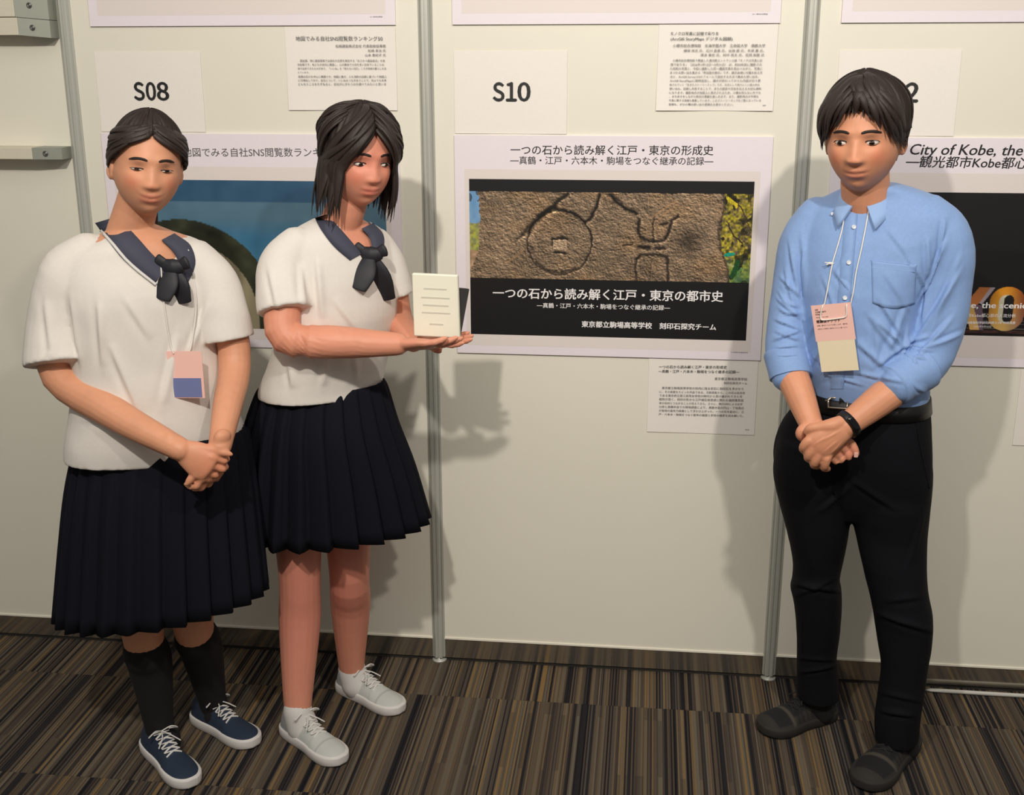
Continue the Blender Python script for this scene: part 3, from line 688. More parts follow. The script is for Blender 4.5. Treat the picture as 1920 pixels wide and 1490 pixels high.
def add_face(root, Bm, cen, sc, look=(0, 0), openness=1.0, glasses=False):
    """eyes, lashes, brows as small parts"""
    for sx in (-1, 1):
        th = np.linspace(0, 2*np.pi, 28, endpoint=False); rows = []
        a, b = 0.0145, 0.0062*openness
        V = []; cols = []
        for q in np.linspace(0, 1, 12):
            r = q; rows.append(np.stack([a*r*np.cos(th), 0.0048*np.sqrt(max(0, 1-r*r))+0*th, b*r*np.sin(th)*(1-0.25*np.cos(th)*0)], 1))
        rows[0] = rows[0]*0+np.array([0, 0.0048, 0])+rows[0]*0.02
        VF = rings(rows, False); V = np.array(VF[0]); base = V.copy()
        ix = look[0]; iz = look[1]; d = np.hypot(V[:, 0]-ix, V[:, 2]-iz)
        col = np.where((d < 0.0058)[:, None], lin((44, 28, 20)), lin((222, 214, 206))); col = np.where((d < 0.0026)[:, None], lin((8, 7, 7)), col)
        V[:, 1] += 0.0755+0.0052*(1-(V[:, 0]/a)**2)-0.0020; 
        ang = sx*R_(17); R = np.array([[math.cos(ang), math.sin(ang), 0], [-math.sin(ang), math.cos(ang), 0], [0, 0, 1]])
        off = np.array([0, 0.0755, 0]); V = (V-off)@R.T+off+np.array([sx*0.031, 0.0, 0.0005])
        me_o = obj('eye', xf((V, VF[1]), Bm, cen, sc), M_eye, root, cols=col)
        if True:
            t = np.linspace(-1, 1, 9)
            up = np.stack([a*1.05*t, np.full(9, 0.0055)+0.0755+0.0045*(1-t*t)-0.002, b*np.sqrt(np.clip(1-t*t, 0, 1))+0.0006], 1)
            up = (up-off)@R.T+off+np.array([sx*0.031, 0.0, 0.0005])
            obj('eyelash_line', xf(tube(up, [(.0012, .0006)]*4+[(.0015, .0008)]+[(.0012, .0006)]*4, n=6, k=2), Bm, cen, sc), M_brow, root)
            br = []
            for q in np.linspace(-1, 1, 8):
                xx = 0.031+0.018*q; yy = 0.0905-0.42*max(0, xx-0.012)**1.35*1.0; br.append((sx*xx, yy, 0.0215+0.0035*(1-q*q)-0.001*q))
            br = np.array(br); n0 = np.array([base_head(nrm(np.array([p[0]/RX, 0.8, p[2]/RZ]))[None])[0] for p in br])
            # put the brow on the surface
            yv = RY*np.sqrt(np.clip(1-(br[:, 0]/RX)**2-(br[:, 2]/RZ)**2, 0, 1))+0.0048; br[:, 1] = yv
            obj('eyebrow', xf(tube(br, [(.0018, .0010)]+[(.0030, .0013)]*5+[(.0022, .001)]+[(.0010, .0008)], side=(0, 0, 1), n=8, k=2), Bm, cen, sc), M_brow, root)

def sph(az, el): return np.stack([np.cos(el)*np.sin(az), np.cos(el)*np.cos(az), np.sin(el)], -1)
def hair_cap(thick, hairline, nn=160, mm=110, seed=1, rough=0.0016):
    """shell over the skull; hairline(az)-> lowest elevation (radians) of the hair"""
    th = np.linspace(-np.pi, np.pi, nn, endpoint=False); rows = []
    g = np.random.default_rng(seed); ph1 = g.random(6)*6.28
    for e in np.linspace(-1.35, np.pi/2-0.02, mm):
        D = sph(th, np.full(nn, e)); P = base_head(D); h = hairline(th)
        k = np.clip((e-h)/0.10, 0, 1); k = k*k*(3-2*k)
        t = -0.012+(0.012+thick(th, e))*k
        st = rough*(np.sin(th*31+ph1[0]+2*e)+np.sin(th*47+ph1[1]-3*e)*.8+np.sin(th*83+ph1[2])*.6)*k
        rows.append(P+D*(t+st)[:, None])
    return rings(rows)
def lock(az0, el0, az1, el1, lift, w, hang=0.0, n=9, sway=0.0, tk=0.0035, out=0.0):
    t = np.linspace(0, 1, n); az = az0+(az1-az0)*t**1.2; el = el0+(el1-el0)*t
    D = sph(az, el); P = base_head(D)+D*(lift*(0.45+0.55*np.sin(np.pi*np.clip(t*1.0+0.12, 0, 1))))[:, None]
    if hang:
        m = 6; last = P[-1]; v = np.array([math.sin(az1), math.cos(az1), 0])
        ext = [last+np.array([0, 0, -hang*(i+1)/m])+v*(out*math.sin(3.0*(i+1)/m))+np.array([sway*(i+1)/m, 0, 0]) for i in range(m)]
        P = np.vstack([P, ext])
    L = len(P); q = np.linspace(0, 1, L); rad = [(max(0.0006, w*(0.55+0.6*math.sin(math.pi*min(1, s*0.9+0.1)))*(1-s**5)), max(0.0005, tk*(1-s**4))) for s in q]
    # side vector: tangent to the skull, across the lock
    mid = P[L//2]; T = nrm(P[-1]-P[0]); side = nrm(np.cross(T, nrm(mid)))
    return tube(P, rad, side=side, n=7, k=2)

def shoe(root, heel, toe, kind='man', height=0.085, name='shoe'):
    heel = np.array([heel[0], heel[1], 0.0]); toe = np.array([toe[0], toe[1], 0.0]); L = np.linalg.norm(toe-heel)*1.04; D = nrm(toe-heel); S = np.array([-D[1], D[0], 0]); U = np.array([0, 0, 1.0])
    t = [0, .04, .12, .25, .40, .52, .64, .76, .88, .96, 1.0]
    w = [.016, .032, .040, .043, .042, .044, .050, .052, .046, .031, .013]
    if kind != 'man': w = [v*0.80 for v in w]
    h = [.060, .084, .094, .098, .088, .074, .061, .052, .046, .037, .024]
    if kind != 'man': h = [v*0.92 for v in h]
    bz = 0.022; rows = []; cols = []; nn = 36; th = np.linspace(0, 2*np.pi, nn, endpoint=False)
    A = cr(np.stack([t, w, h], 1), 6)
    for tt, ww, hh in A:
        cs, sn = np.cos(th), np.sin(th); x = np.sign(cs)*abs(cs)**0.75*ww; z = np.where(sn > 0, abs(sn)**(0.9 if tt > .6 else 1.15)*(hh-bz), -0.004*abs(sn))
        x = x*np.where(sn > 0, 1-(0.12 if tt < .35 else .3)*(sn**2), 1)
        rows.append(heel+D*(tt-0.0)*L+np.outer(x, S)+np.outer(z+bz, U))
        if kind == 'man':
            c = np.tile(np.array([40, 38, 34]), (nn, 1)).astype(float)
            if tt < .70: c[sn > 0.72] = (11, 11, 14); c[(sn < .7) & (sn > .3) & (int(tt*30) % 2 == 0)] = (26, 25, 23)
            if .665 < tt < .72: c[sn > .10] = (64, 59, 51)
            if .72 <= tt < .895: c[sn > .38] = (13, 13, 17)
        elif kind == 'navy':
            c = np.tile(np.array([30, 44, 64]), (nn, 1)).astype(float)
            if .38 < tt < .66: c[sn > .8] = (40, 52, 72)
        else:
            c = np.tile(np.array([190, 192, 188]), (nn, 1)).astype(float)
            if tt < .40: c[sn > -.2] = (150, 152, 152)
            if .72 < tt < .76: c[sn > 0] = (165, 167, 166)
        cols.append(c)
    V, F = rings(rows); cc = np.vstack(cols+[cols[0][:1], cols[-1][:1]])
    sh = obj(name, (V, F), M_shoe, root, cols=lin(cc))
    # sole
    rows = []
    for z, g in ((0.0, .92), (0.004, 1.0), (0.016, 1.04), (0.026, 1.03), (0.030, .97)):
        ring_ = []
        for sgn in (1, -1):
            R = A if sgn == 1 else A[::-1]
            for tt, ww, hh in R: ring_.append(heel+D*(0.5+(tt-0.5)*(1.0+0.03*g))*L+S*sgn*(ww*g+0.0025)+U*(z+(0.006*max(0, tt-.85)/.15 if z < .01 else 0)))
        rows.append(np.array(ring_))
    obj('sole', rings(rows), M_sole if kind == 'man' else M_line, sh)
    # laces
    P_ = []
    hz = lambda tt: np.interp(tt, t, h)
    for i, tt in enumerate((.40, .46, .52, .58, .63)):
        z = hz(tt)+0.001; wd_ = 0.020
        for s in (-1, 1):
            P_.append(tube([heel+D*tt*L+S*s*wd_+U*(z-0.006), heel+D*(tt-.015)*L+U*(z+0.003), heel+D*(tt-.04)*L-S*s*wd_+U*(z)], [(.0028, .0018)]*3, side=S, n=6, k=3))
    k0 = heel+D*.37*L+U*(hz(.37)+.006)
    for s in (-1, 1):
        P_.append(tube([k0, k0+S*s*.022+D*.012+U*.012, k0+S*s*.040+D*.010+U*.0, k0+S*s*.022-D*.004-U*.002, k0], [.0019]*5, n=6, k=4))
        P_.append(tube([k0, k0+S*s*.012+D*.03-U*.002, k0+S*s*.030+D*.045-U*.018], [.0018]*3, n=6, k=4))
    obj('laces', join(*P_), {'man': M_lace, 'navy': M_line, 'white': M_line}[kind], sh)
    return sh

from mathutils.bvhtree import BVHTree
def bvh_of(me): return BVHTree.FromPolygons([v.co[:] for v in me.vertices], [tuple(p.vertices) for p in me.polygons])
def cloth(me, folds=(), amp=0.0, freq=3.0, seed=1):
    """creases laid on the cloth (pixel polyline, width, depth) plus a gentle unevenness"""
    co = getco(me); no = getno(me); d = np.zeros(len(co)); bv = bvh_of(me) if len(folds) else None
    for (pl, w, a) in folds:
        pl = cr(np.array(pl, float), 4 if len(pl) > 2 else 1)
        if len(pl) == 2: pl = np.array([pl[0]+(pl[1]-pl[0])*t for t in np.linspace(0, 1, 6)])
        pts = []
        for x, y in pl:
            h = bv.ray_cast(Vector(CAM), Vector(nrm(ray(x, y))))
            if h[0] is not None: pts.append(np.array(h[0]))
        if len(pts) < 2: continue
        lo = np.min(pts, 0)-w*4; hi = np.max(pts, 0)+w*4; ix = np.where(((co > lo) & (co < hi)).all(1))[0]
        if not len(ix): continue
        q = co[ix]; best = np.full(len(ix), 9.0); sgn = np.zeros(len(ix)); tt = np.zeros(len(ix)); n = len(pts)-1
        for k in range(n):
            A, B = pts[k], pts[k+1]; dist, t = seg_dist(q, A, B); m_ = dist < best
            best = np.where(m_, dist, best); s_ = (q-A)@nrm(np.cross(B-A, FW)); sgn = np.where(m_, s_, sgn); tt = np.where(m_, (k+t)/n, tt)
        fr = np.clip(-(no[ix]@nrm(FW))*1.5+0.35, 0, 1)
        x = sgn/w; tap = np.clip(np.sin(np.pi*np.clip(tt, 0.02, 0.98)), 0, 1)**0.7
        d[ix] += a*tap*fr*(np.exp(-(best/w)**2)*np.tanh(2.2*x)*1.25+0.55*np.exp(-((best/w)/1.8)**2))
    if amp: d += amp*vnoise(co, freq, seed)+amp*0.5*vnoise(co, freq*2.7, seed+1)
    setco(me, co+no*d[:, None]); return me
def F2(a, b, Y, w, am): return ([a, b], w, am)
def carve(me, poly):
    """cut the neckline: remove the front faces whose centre lies inside a pixel polygon"""
    bm = bmesh.new(); bm.from_mesh(me); P = np.array(poly, float); kill = []
    for f in bm.faces:
        c = np.array(f.calc_center_median()); n = np.array(f.normal)
        if n@FW > 0.25: continue
        d = c-CAM; z = d@FW; x = 960+FL*(d@RT)/z; y = 745-FL*(d@UP)/z; ins = False; j = len(P)-1
        if not (P[:, 0].min() < x < P[:, 0].max() and P[:, 1].min() < y < P[:, 1].max()): continue
        for i in range(len(P)):
            if (P[i, 1] > y) != (P[j, 1] > y) and x < (P[j, 0]-P[i, 0])*(y-P[i, 1])/(P[j, 1]-P[i, 1])+P[i, 0]: ins = not ins
            j = i
        if ins: kill.append(f)
    bmesh.ops.delete(bm, geom=kill, context='FACES'); bm.to_mesh(me); bm.free(); me.shade_smooth()

# =================================================================== the man
mr = empty('person', (1.14, -0.30, 0.0), 'man in a light blue shirt and dark trousers with hands clasped, at the right', 'person')
psi = R_(-22)                        # turned to the left of the picture
YT = -0.36
hB = basis(R_(-20), R_(-6), R_(2)); hC = at(1620, 256, -0.43); hS = 1.06
neck0 = at(1622, 345, -0.40); neck1 = at(1628, 420, -0.365)
parts = [xf(head_mesh(False, .4), hB, hC, hS), xf(ear_mesh(1), hB, hC, hS), xf(ear_mesh(-1), hB, hC, hS)]
parts.append(tube([neck1+np.array([0, 0.01, -0.05]), neck1, neck0, hC+hB@np.array([0, -.025, -.03])], [.058, .057, .055, .052], n=24))
# torso core, hidden by the clothes
core = [prow(330+60, 1585, 1670, -.365, .05), prow(440, 1530, 1740, YT, .075), prow(560, 1530, 1715, YT, .075), prow(740, 1540, 1720, YT, .08), prow(900, 1480, 1715, YT+.02, .08)]
parts.append(stack(core, psi, n=24))
# right arm (left in the picture) and left arm
R_el = at(1474, 668, -.385); R_wr = at(1521, 796, -.505); L_el = at(1724, 692, -.455); L_wr = at(1588, 797, -.545)
parts.append(tube([at(1515, 440, -.32), at(1490, 560, -.34), R_el, (R_el*.55+R_wr*.45)+np.array([-.001, -.003, 0]), R_wr], [.045, .042, .040, .0375, .0275], n=18))
parts.append(tube([at(1762, 440, -.41), at(1762, 580, -.42), L_el, L_el*.5+L_wr*.5, L_wr], [.045, .040, .038, .0385, .0285], n=18))
def Hc(zx, zy, Y): return at(1470+zx/9.311, 740+zy/9.311, Y)
YL = -.555; YR = -.520
# right hand lies underneath: palm from the right wrist down, finger ends coming out at the right
parts.append(tube([R_wr, Hc(520, 640, YR), Hc(700, 850, YR-.004), Hc(850, 980, YR-.004)], [(.028, .020), (.036, .019), (.036, .017), (.028, .013)], side=nrm(np.array([.8, 0, .6])), n=20))
for (pts, rr) in (([(760, 620), (1000, 760), (1160, 840), (1235, 960), (1265, 1030)], (.0115, .0108, .0105, .0098, .0075)),
                  ([(800, 800), (980, 900), (1060, 960), (1120, 1050), (1132, 1095)], (.010, .0098, .0098, .0092, .0075)),
                  ([(760, 900), (900, 1020), (960, 1070), (1010, 1120), (1000, 1150)], (.0098, .0095, .0092, .0085, .0068)),
                  ([(700, 980), (820, 1090), (870, 1130), (905, 1165), (900, 1180)], (.009, .0088, .0082, .0075, .006))):
    parts.append(tube([Hc(a, b, YR-.004*(i > 0)-.004*(i > 2)) for i, (a, b) in enumerate(pts)], rr, n=12, k=3))
parts.append(tube([Hc(420, 520, YR), Hc(310, 620, YR-.008), Hc(285, 700, YR-.008), Hc(330, 770, YR)], [.012, .0125, .0115, .009], n=12, k=3))
# left hand on top
parts.append(tube([L_wr, Hc(960, 620, YL), Hc(800, 740, YL-.004), Hc(640, 870, YL-.006), Hc(545, 960, YL-.004)], [(.029, .021), (.0325, .020), (.036, .019), (.0365, .0165), (.034, .013)], side=nrm(np.array([.62, 0, -.78])), n=22))
for (pts, rr) in (([(560, 760), (430, 800), (345, 905), (350, 960), (420, 985)], (.0115, .0118, .0112, .0105, .009)),
                  ([(600, 860), (500, 950), (430, 1065), (430, 1105), (500, 1120)], (.0115, .0118, .0112, .0105, .009)),
                  ([(680, 930), (600, 1060), (535, 1185), (530, 1225), (590, 1240)], (.011, .0115, .0108, .0102, .009)),
                  ([(800, 1000), (745, 1120), (710, 1240), (705, 1275), (760, 1290)], (.0105, .0110, .0102, .0096, .008))):
    dy = (0, -.006, 0, .014, .030)
    parts.append(tube([Hc(a, b, YL+dy[i]) for i, (a, b) in enumerate(pts)], rr, n=12, k=3))
# knuckle heads and tendons, thumb along the upper edge
for (x, y) in ((440, 800), (500, 935), (600, 1045), (745, 1110)): parts.append(tube([Hc(x, y, YL-.008), Hc(x+30, y-30, YL-.008)], [.0105, .0085], n=10))
parts.append(tube([Hc(1010, 470, YL+.002), Hc(830, 530, YL-.006), Hc(640, 560, YL-.004), Hc(470, 585, YL), Hc(400, 640, YL+.006)], [.016, .0165, .0130, .0115, .0090], n=14, k=3))
# legs inside the trousers
A_R = np.array([1.105, -.235, .09]); A_L = np.array([1.305, -.385, .09])
parts.append(tube([at(1535, 880, -.33), at(1530, 1100, -.31), A_R, A_R+np.array([0, 0, -.02])], [.07, .045, .026, .02], n=14))
parts.append(tube([at(1665, 880, -.35), at(1690, 1150, -.38), A_L, A_L+np.array([0, 0, -.02])], [.07, .045, .026, .02], n=14))
body = remesh('body', parts, 0.0028, 2)
# veins and tendons on the back of the hand
def HP(*q): return [(1470+a/9.311, 740+b/9.311) for a, b in q]
cloth(body, [(HP((1000, 600), (820, 700), (640, 800)), .003, .0013), (HP((940, 780), (820, 880), (680, 1000)), .0035, .0011), (HP((1000, 820), (900, 930), (780, 1040)), .0035, .0011), (HP((760, 700), (640, 780), (520, 860)), .0035, .0012)], 0)
skin_colors(body, (214, 150, 116), [(hB, hC, hS, (178, 98, 84))], warm=[(Hc(1150, 1000, YR), .03, (214, 128, 108), .6), (Hc(300, 700, YR), .018, (206, 120, 100), .6), (Hc(650, 900, YL), .03, (208, 134, 104), .5)])
bo = put('body', body, M_skin, mr)
add_face(mr, hB, hC, hS, look=(-.001, -.001), openness=.85)
nail = obj('fingernail', xf(tube([(0, 0, 0), (0, 0, -.011)], [(.0052, .0012), (.0050, .0010)], n=10), np.eye(3), Hc(1262, 1010, YR-.0165)), material('nail', (226, 176, 160), 0.3), mr)

def man_line(az):
    a = abs(az)
    return np.interp(a, [0, .45, .8, 1.15, 1.45, 1.75, 2.3, 3.2], [.56, .50, .30, .05, -.10, -.12, -.48, -.60])
parts = [hair_cap(lambda th, e: 0.019+0.004*np.clip(e, 0, 1)-0.006*(abs(th) > 1.2)*(e < .1), man_line, seed=4)]
g = np.random.default_rng(21)
for i in range(230):
    az1 = g.uniform(-np.pi, np.pi); e1 = float(man_line(np.array(az1)))+g.uniform(-.12, .10)
    if .25 < abs(az1) < 1.1: e1 -= g.uniform(0.0, .12)
    az0 = az1*0.35+g.normal()*.15 if abs(az1) < 1.6 else np.sign(az1)*(np.pi-(np.pi-abs(az1))*.5)
    parts.append(lock(az0, g.uniform(.9, 1.4), az1, e1, g.uniform(.022, .032), g.uniform(.006, .010), tk=g.uniform(.002, .004)))
obj('hair', xf(join(*parts), hB, hC, hS), M_hair, mr)['label'] = 'short dark hair with a loose fringe'

# shirt
tor = [prow(343, 1602, 1684, -.375, .048), prow(353, 1582, 1722, -.37, .058), prow(366, 1556, 1758, YT, .069), prow(382, 1528, 1785, YT, .082), prow(405, 1505, 1797, YT, .095), prow(470, 1497, 1770, YT-.005, .112),
       prow(540, 1500, 1735, YT-.01, .118), prow(610, 1504, 1722, YT-.01, .118), prow(680, 1506, 1728, YT-.01, .118), prow(722, 1512, 1742, YT-.005, .116), prow(748, 1516, 1740, YT, .108)]
sl_R = tube([at(1532, 410, -.32), at(1506, 455, -.32), at(1492, 520, -.33), at(1479, 600, -.355), at(1474, 655, -.38), at(1480, 700, -.41)],
            [(.055, .055), (.056, .062), (.053, .058), (.051, .053), (.051, .052), (.047, .048)], side=(1, 0, 0), n=26, k=5)
sl_L = tube([at(1742, 408, -.40), at(1771, 448, -.41), at(1773, 520, -.415), at(1762, 600, -.425), at(1742, 665, -.44), at(1715, 698, -.47), at(1690, 716, -.495)],
            [(.054, .056), (.062, .064), (.063, .060), (.061, .057), (.057, .055), (.052, .053), (.048, .049)], side=(1, 0, 0), n=26, k=5)
sm = remesh('shirt', [stack(tor, psi, n=44, ex=2.3), sl_R, sl_L], 0.0042, 9)
Yf = -.47
ff = [F2((1645, 560), (1690, 640), Yf, .010, .007), F2((1625, 590), (1680, 665), Yf, .012, .006), F2((1600, 640), (1668, 700), Yf, .012, .006), F2((1560, 505), (1600, 560), Yf, .010, .005), F2((1515, 640), (1560, 560), Yf, .010, .006),
      F2((1520, 690), (1570, 620), Yf, .010, .005), F2((1700, 560), (1640, 700), Yf, .014, .005), F2((1735, 440), (1735, 530), -.42, .010, .006), F2((1655, 510), (1705, 590), Yf, .009, .004), F2((1600, 700), (1700, 720), Yf, .008, .005), F2((1540, 700), (1620, 725), Yf, .008, .004),
      F2((1500, 440), (1508, 560), -.43, .010, .007), F2((1600, 450), (1560, 520), Yf, .012, .003), F2((1640, 690), (1735, 620), -.40, .010, .006),
      # sleeves
      F2((1775, 440), (1722, 560), -.37, .010, .008), F2((1800, 500), (1715, 640), -.36, .011, .008), F2((1785, 590), (1700, 690), -.36, .010, .007), F2((1805, 620), (1735, 650), -.35, .009, .006), F2((1690, 650), (1740, 655), -.37, .007, .006),
      F2((1690, 670), (1745, 680), -.37, .007, .006), F2((1684, 660), (1725, 690), -.38, .006, .005), F2((1768, 410), (1758, 480), -.37, .009, .006), F2((1740, 520), (1728, 610), -.36, .008, .006),
      F2((1462, 520), (1500, 560), -.42, .007, .006), F2((1455, 560), (1500, 600), -.43, .007, .007), F2((1452, 600), (1500, 620), -.43, .007, .007), F2((1450, 640), (1500, 622), -.44, .007, .007), F2((1450, 655), (1496, 650), -.44, .006, .006),
      F2((1478, 450), (1495, 560), -.42, .009, .007), F2((1470, 500), (1488, 590), -.42, .008, .005), F2((1448, 670), (1500, 668), -.44, .006, .005)]
ff = [(a, w*.85, am*1.0) for a, w, am in ff]
ff += [([(1640, 600), (1668, 628), (1690, 655)], .008, .007), ([(1690, 470), (1722, 520), (1735, 560)], .007, .004), ([(1660, 430), (1700, 480)], .009, .003), ([(1540, 520), (1556, 560), (1560, 600)], .008, .004),
       ([(1636, 600), (1640, 650), (1630, 700)], .009, .004), ([(1700, 610), (1690, 660), (1680, 690)], .008, .005), ([(1800, 470), (1765, 560), (1735, 640)], .009, .005), ([(1700, 700), (1712, 725), (1735, 738)], .006, .004), ([(1506, 460), (1510, 520), (1505, 560)], .008, .006),
       ([(1460, 580), (1478, 590), (1500, 590)], .006, .006), ([(1452, 622), (1475, 632), (1498, 640)], .006, .006), ([(1456, 545), (1475, 570), (1497, 578)], .006, .005), ([(1520, 660), (1545, 690), (1560, 720)], .008, .004), ([(1700, 640), (1722, 640), (1745, 632)], .006, .006), ([(1704, 655), (1725, 662), (1750, 660)], .006, .005)]
cloth(sm, ff, 0.0013, 4.5, 5)
shirt = put('shirt', sm, M_shirt, mr); shirt['label'] = 'light blue button-down shirt with rolled sleeves'
# rolled cuffs
def cuff(a, b, ra, rb, side, nm):
    a, b = np.asarray(a), np.asarray(b); d = nrm(b-a)
    V, F = tube([a-d*.001, a, a*.6+b*.4, b-d*.003, b, b-d*.004, a*.5+b*.5], [(ra*.96, ra*.96), (ra, ra), (ra*.45+rb*.55+.001,)*2, (rb+.0015,)*2, (rb,)*2, (rb-.004,)*2, (ra*.8,)*2], side=side, n=30, k=4, open_ends=True)
    me = raw('cuff', V, F); cloth(me, [], .0014, 9, 8); o = put('rolled_cuff', me, M_shirt, shirt); o['label'] = nm
cuff(at(1474, 662, -.383), at(1482, 706, -.415), .0535, .049, (1, 0, 0), 'rolled cuff at the left of the picture')
cuff(at(1726, 688, -.458), at(1674, 722, -.505), .058, .049, (0, 0, 1), 'rolled cuff at the right of the picture')
# collar
def strip(pts_top, pts_bot, thick, nm, mat, parent, k=5):
    A, B = cr(pts_top, k), cr(pts_bot, k); n = len(A); cen = (A.mean(0)+B.mean(0))/2
    nn_ = []
    for i in range(n):
        T = A[min(i+1, n-1)]-A[max(i-1, 0)]; q = nrm(np.cross(T, B[i]-A[i])); nn_.append(q)
    nn_ = np.array(nn_)*thick; rows = [A, (A*2+B)/3, (A+2*B)/3, B, B+nn_, (A+2*B)/3+nn_*1.6, (A*2+B)/3+nn_*1.6, A+nn_]
    V = np.vstack(rows); F = []
    for r in range(8):
        for i in range(n-1): a = r*n+i; b = ((r+1) % 8)*n+i; F.append((a, a+1, b+1, b))
    F.append(tuple(r*n for r in range(8))[::-1]); F.append(tuple(r*n+n-1 for r in range(8)))
    return obj(nm, (V, F), mat, parent)
nc = (neck0+neck1)/2; nc = at(1625, 372, -.375)
cB = basis(psi)
def NC(ang, r, z, fx=1.0): return nc+cB@np.array([r*math.sin(ang), r*math.cos(ang)*fx, z])
top = [NC(a, .0600, .030-.022*math.cos(a/2)**4*1.0+.004) for a in np.linspace(-3.3, -.28, 9)]+[NC(a, .0600, .030-.022*math.cos(a/2)**4+.004) for a in np.linspace(.28, 3.3, 9)]
for half in (0, 1):
    sgn = -1 if half == 0 else 1
    an = np.linspace(3.14, .18, 9)
    tp = [NC(sgn*a, .058+.002*(1-a/3), .030-.034*(1-a/3.14)**1.5, 1.05) for a in an]
    bt = [NC(sgn*a, .074+.010*(1-a/3.14), -.014-.040*(1-a/3.14)**2.2, 1.12) for a in an]
    bt[-1] = NC(sgn*.50, .088, -.060, 1.10); bt[-2] = NC(sgn*.66, .086, -.046, 1.08)
    strip(tp, bt, .0022, 'collar', M_shirt_in, shirt)
# placket and buttons
BV = bvh_of(sm)
def surf(px, py, off=.0012, guess=-.47, bv=None):
    h = (bv or BV).ray_cast(Vector(CAM), Vector(nrm(ray(px, py))))
    if h[0] is None: return at(px, py, guess)
    n = Vector(h[1]); n = -n if n.dot(Vector(FW)) > 0 else n
    return np.array(h[0]+n*off)
def on_strip(pl, pr, off, nm, mat, parent, bv=None):
    A = np.array([surf(x, y, off, bv=bv) for x, y in pl]); B = np.array([surf(x, y, off, bv=bv) for x, y in pr]); n = len(A)
    mid = (A+B)/2-FW*.0005
    back = [q+FW*.004 for q in (A, B)]
    V = np.vstack([A, mid, B, back[1], back[0]]); F = []
    for r in range(5):
        for i in range(n-1): a = r*n+i; b = ((r+1) % 5)*n+i; F.append((a, a+1, b+1, b))
    return obj(nm, (V, F), mat, parent)
ys = np.linspace(402, 728, 40)
cx_ = lambda y: np.interp(y, [400, 480, 560, 640, 730], [1597, 1590, 1583, 1577, 1570])
on_strip([(cx_(y)-12, y) for y in ys], [(cx_(y)+12, y) for y in ys], .0016, 'button_placket', M_shirt, shirt)
def button(px, py, r=.0052, bv=None, off=.004, par=None):
    c = surf(px, py, off, bv=bv); f = -nrm(FW); s = RT; u = np.cross(f, s); th = np.arange(20)*2*np.pi/20; rows = []
    for rr, d in ((1, -.0015), (1, .0004), (.86, .0010), (.70, .0004), (.3, .0004)): rows.append(c+np.outer(np.cos(th)*r*rr, s)+np.outer(np.sin(th)*r*rr, u)+f*d)
    return obj('button', rings(rows), M_btn, par or shirt)
for b in ((1602, 426), (1592, 492), (1585, 558), (1579, 622), (1573, 690)): button(*b)
for b in ((1562, 402), (1650, 396)): button(*b, r=.004)
# chest pocket
pk = [(1634, 488), (1718, 497), (1714, 560), (1700, 578), (1670, 580), (1636, 568)]
pts = []
for a, b in zip(pk, pk[1:]+pk[:1]):
    for q in np.linspace(0, 1, 8)[:-1]: pts.append(surf(a[0]+(b[0]-a[0])*q, a[1]+(b[1]-a[1])*q, .0020))
cpk = surf(1676, 535, .0024); V = pts+[cpk]+[p+FW*.004 for p in pts]; n = len(pts)
F = [(i, (i+1) % n, n) for i in range(n)]+[(i, n+1+i, n+1+(i+1) % n, (i+1) % n) for i in range(n)]
gridp = []
NX, NZ = 16, 16
def pkt(u, v):
    l = np.array([1634+2*v, 488+80*v]); r = np.array([1718-4*v, 497+72*v]); p = l+(r-l)*u; p[1] += 10*math.sin(math.pi*u)*max(0, v-.8)/.2*1.0; return p
V = []; F = []
for j in range(NZ+1):
    for i in range(NX+1): p = pkt(i/NX, j/NZ); V.append(surf(p[0], p[1], .0010))
for j in range(NZ):
    for i in range(NX): a = j*(NX+1)+i; F.append((a, a+1, a+NX+2, a+NX+1))
po = obj('chest_pocket', (V, F), M_shirt, shirt); sd = po.modifiers.new('s', 'SOLIDIFY'); sd.thickness = 0.0016; sd.offset = 0
edge_ = tube([surf(*pkt(u, .0), .0016) for u in np.linspace(0, 1, 8)], [.0009]*8, n=6, k=1); edge2 = tube([surf(*pkt(u, .17), .0016) for u in np.linspace(0, 1, 8)], [.0006]*8, n=6, k=1)
obj('pocket_hem', join(edge_, edge2), M_shirt_in, po)

# trousers
tr = [prow(733, 1514, 1742, YT, .108), prow(760, 1500, 1744, YT, .113), prow(800, 1466, 1746, YT+.005, .118), prow(850, 1449, 1747, YT+.01, .114), prow(890, 1450, 1747, YT+.015, .103), prow(930, 1462, 1740, YT+.02, .088), prow(965, 1490, 1722, YT+.025, .066)]
rl = [prow(820, 1462, 1606, -.345, .095), prow(880, 1450, 1606, -.338, .098), prow(930, 1458, 1598, -.33, .092), prow(1000, 1476, 1590, -.32, .078), prow(1050, 1487, 1580, -.305, .072), prow(1085, 1486, 1574, -.295, .070), prow(1100, 1483, 1577, -.29, .071), prow(1130, 1490, 1578, -.285, .067), prow(1180, 1494, 1575, -.27, .063), prow(1230, 1495, 1569, -.25, .060), prow(1275, 1494, 1572, -.235, .062), prow(1306, 1496, 1574, -.23, .064)]
ll = [prow(820, 1590, 1742, -.355, .095), prow(880, 1590, 1748, -.362, .099), prow(940, 1592, 1745, -.365, .095), prow(1000, 1604, 1739, -.36, .084), prow(1060, 1618, 1737, -.37, .078), prow(1110, 1630, 1740, -.375, .074), prow(1155, 1638, 1749, -.375, .074), prow(1200, 1645, 1747, -.375, .070), prow(1250, 1652, 1739, -.378, .066), prow(1300, 1646, 1732, -.38, .064), prow(1350, 1640, 1724, -.385, .064), prow(1386, 1642, 1720, -.385, .066)]
tm = remesh('trousers', [stack(tr, psi, n=40, ex=2.3), stack(rl, psi, n=30), stack(ll, psi, n=30)], 0.0048, 14)
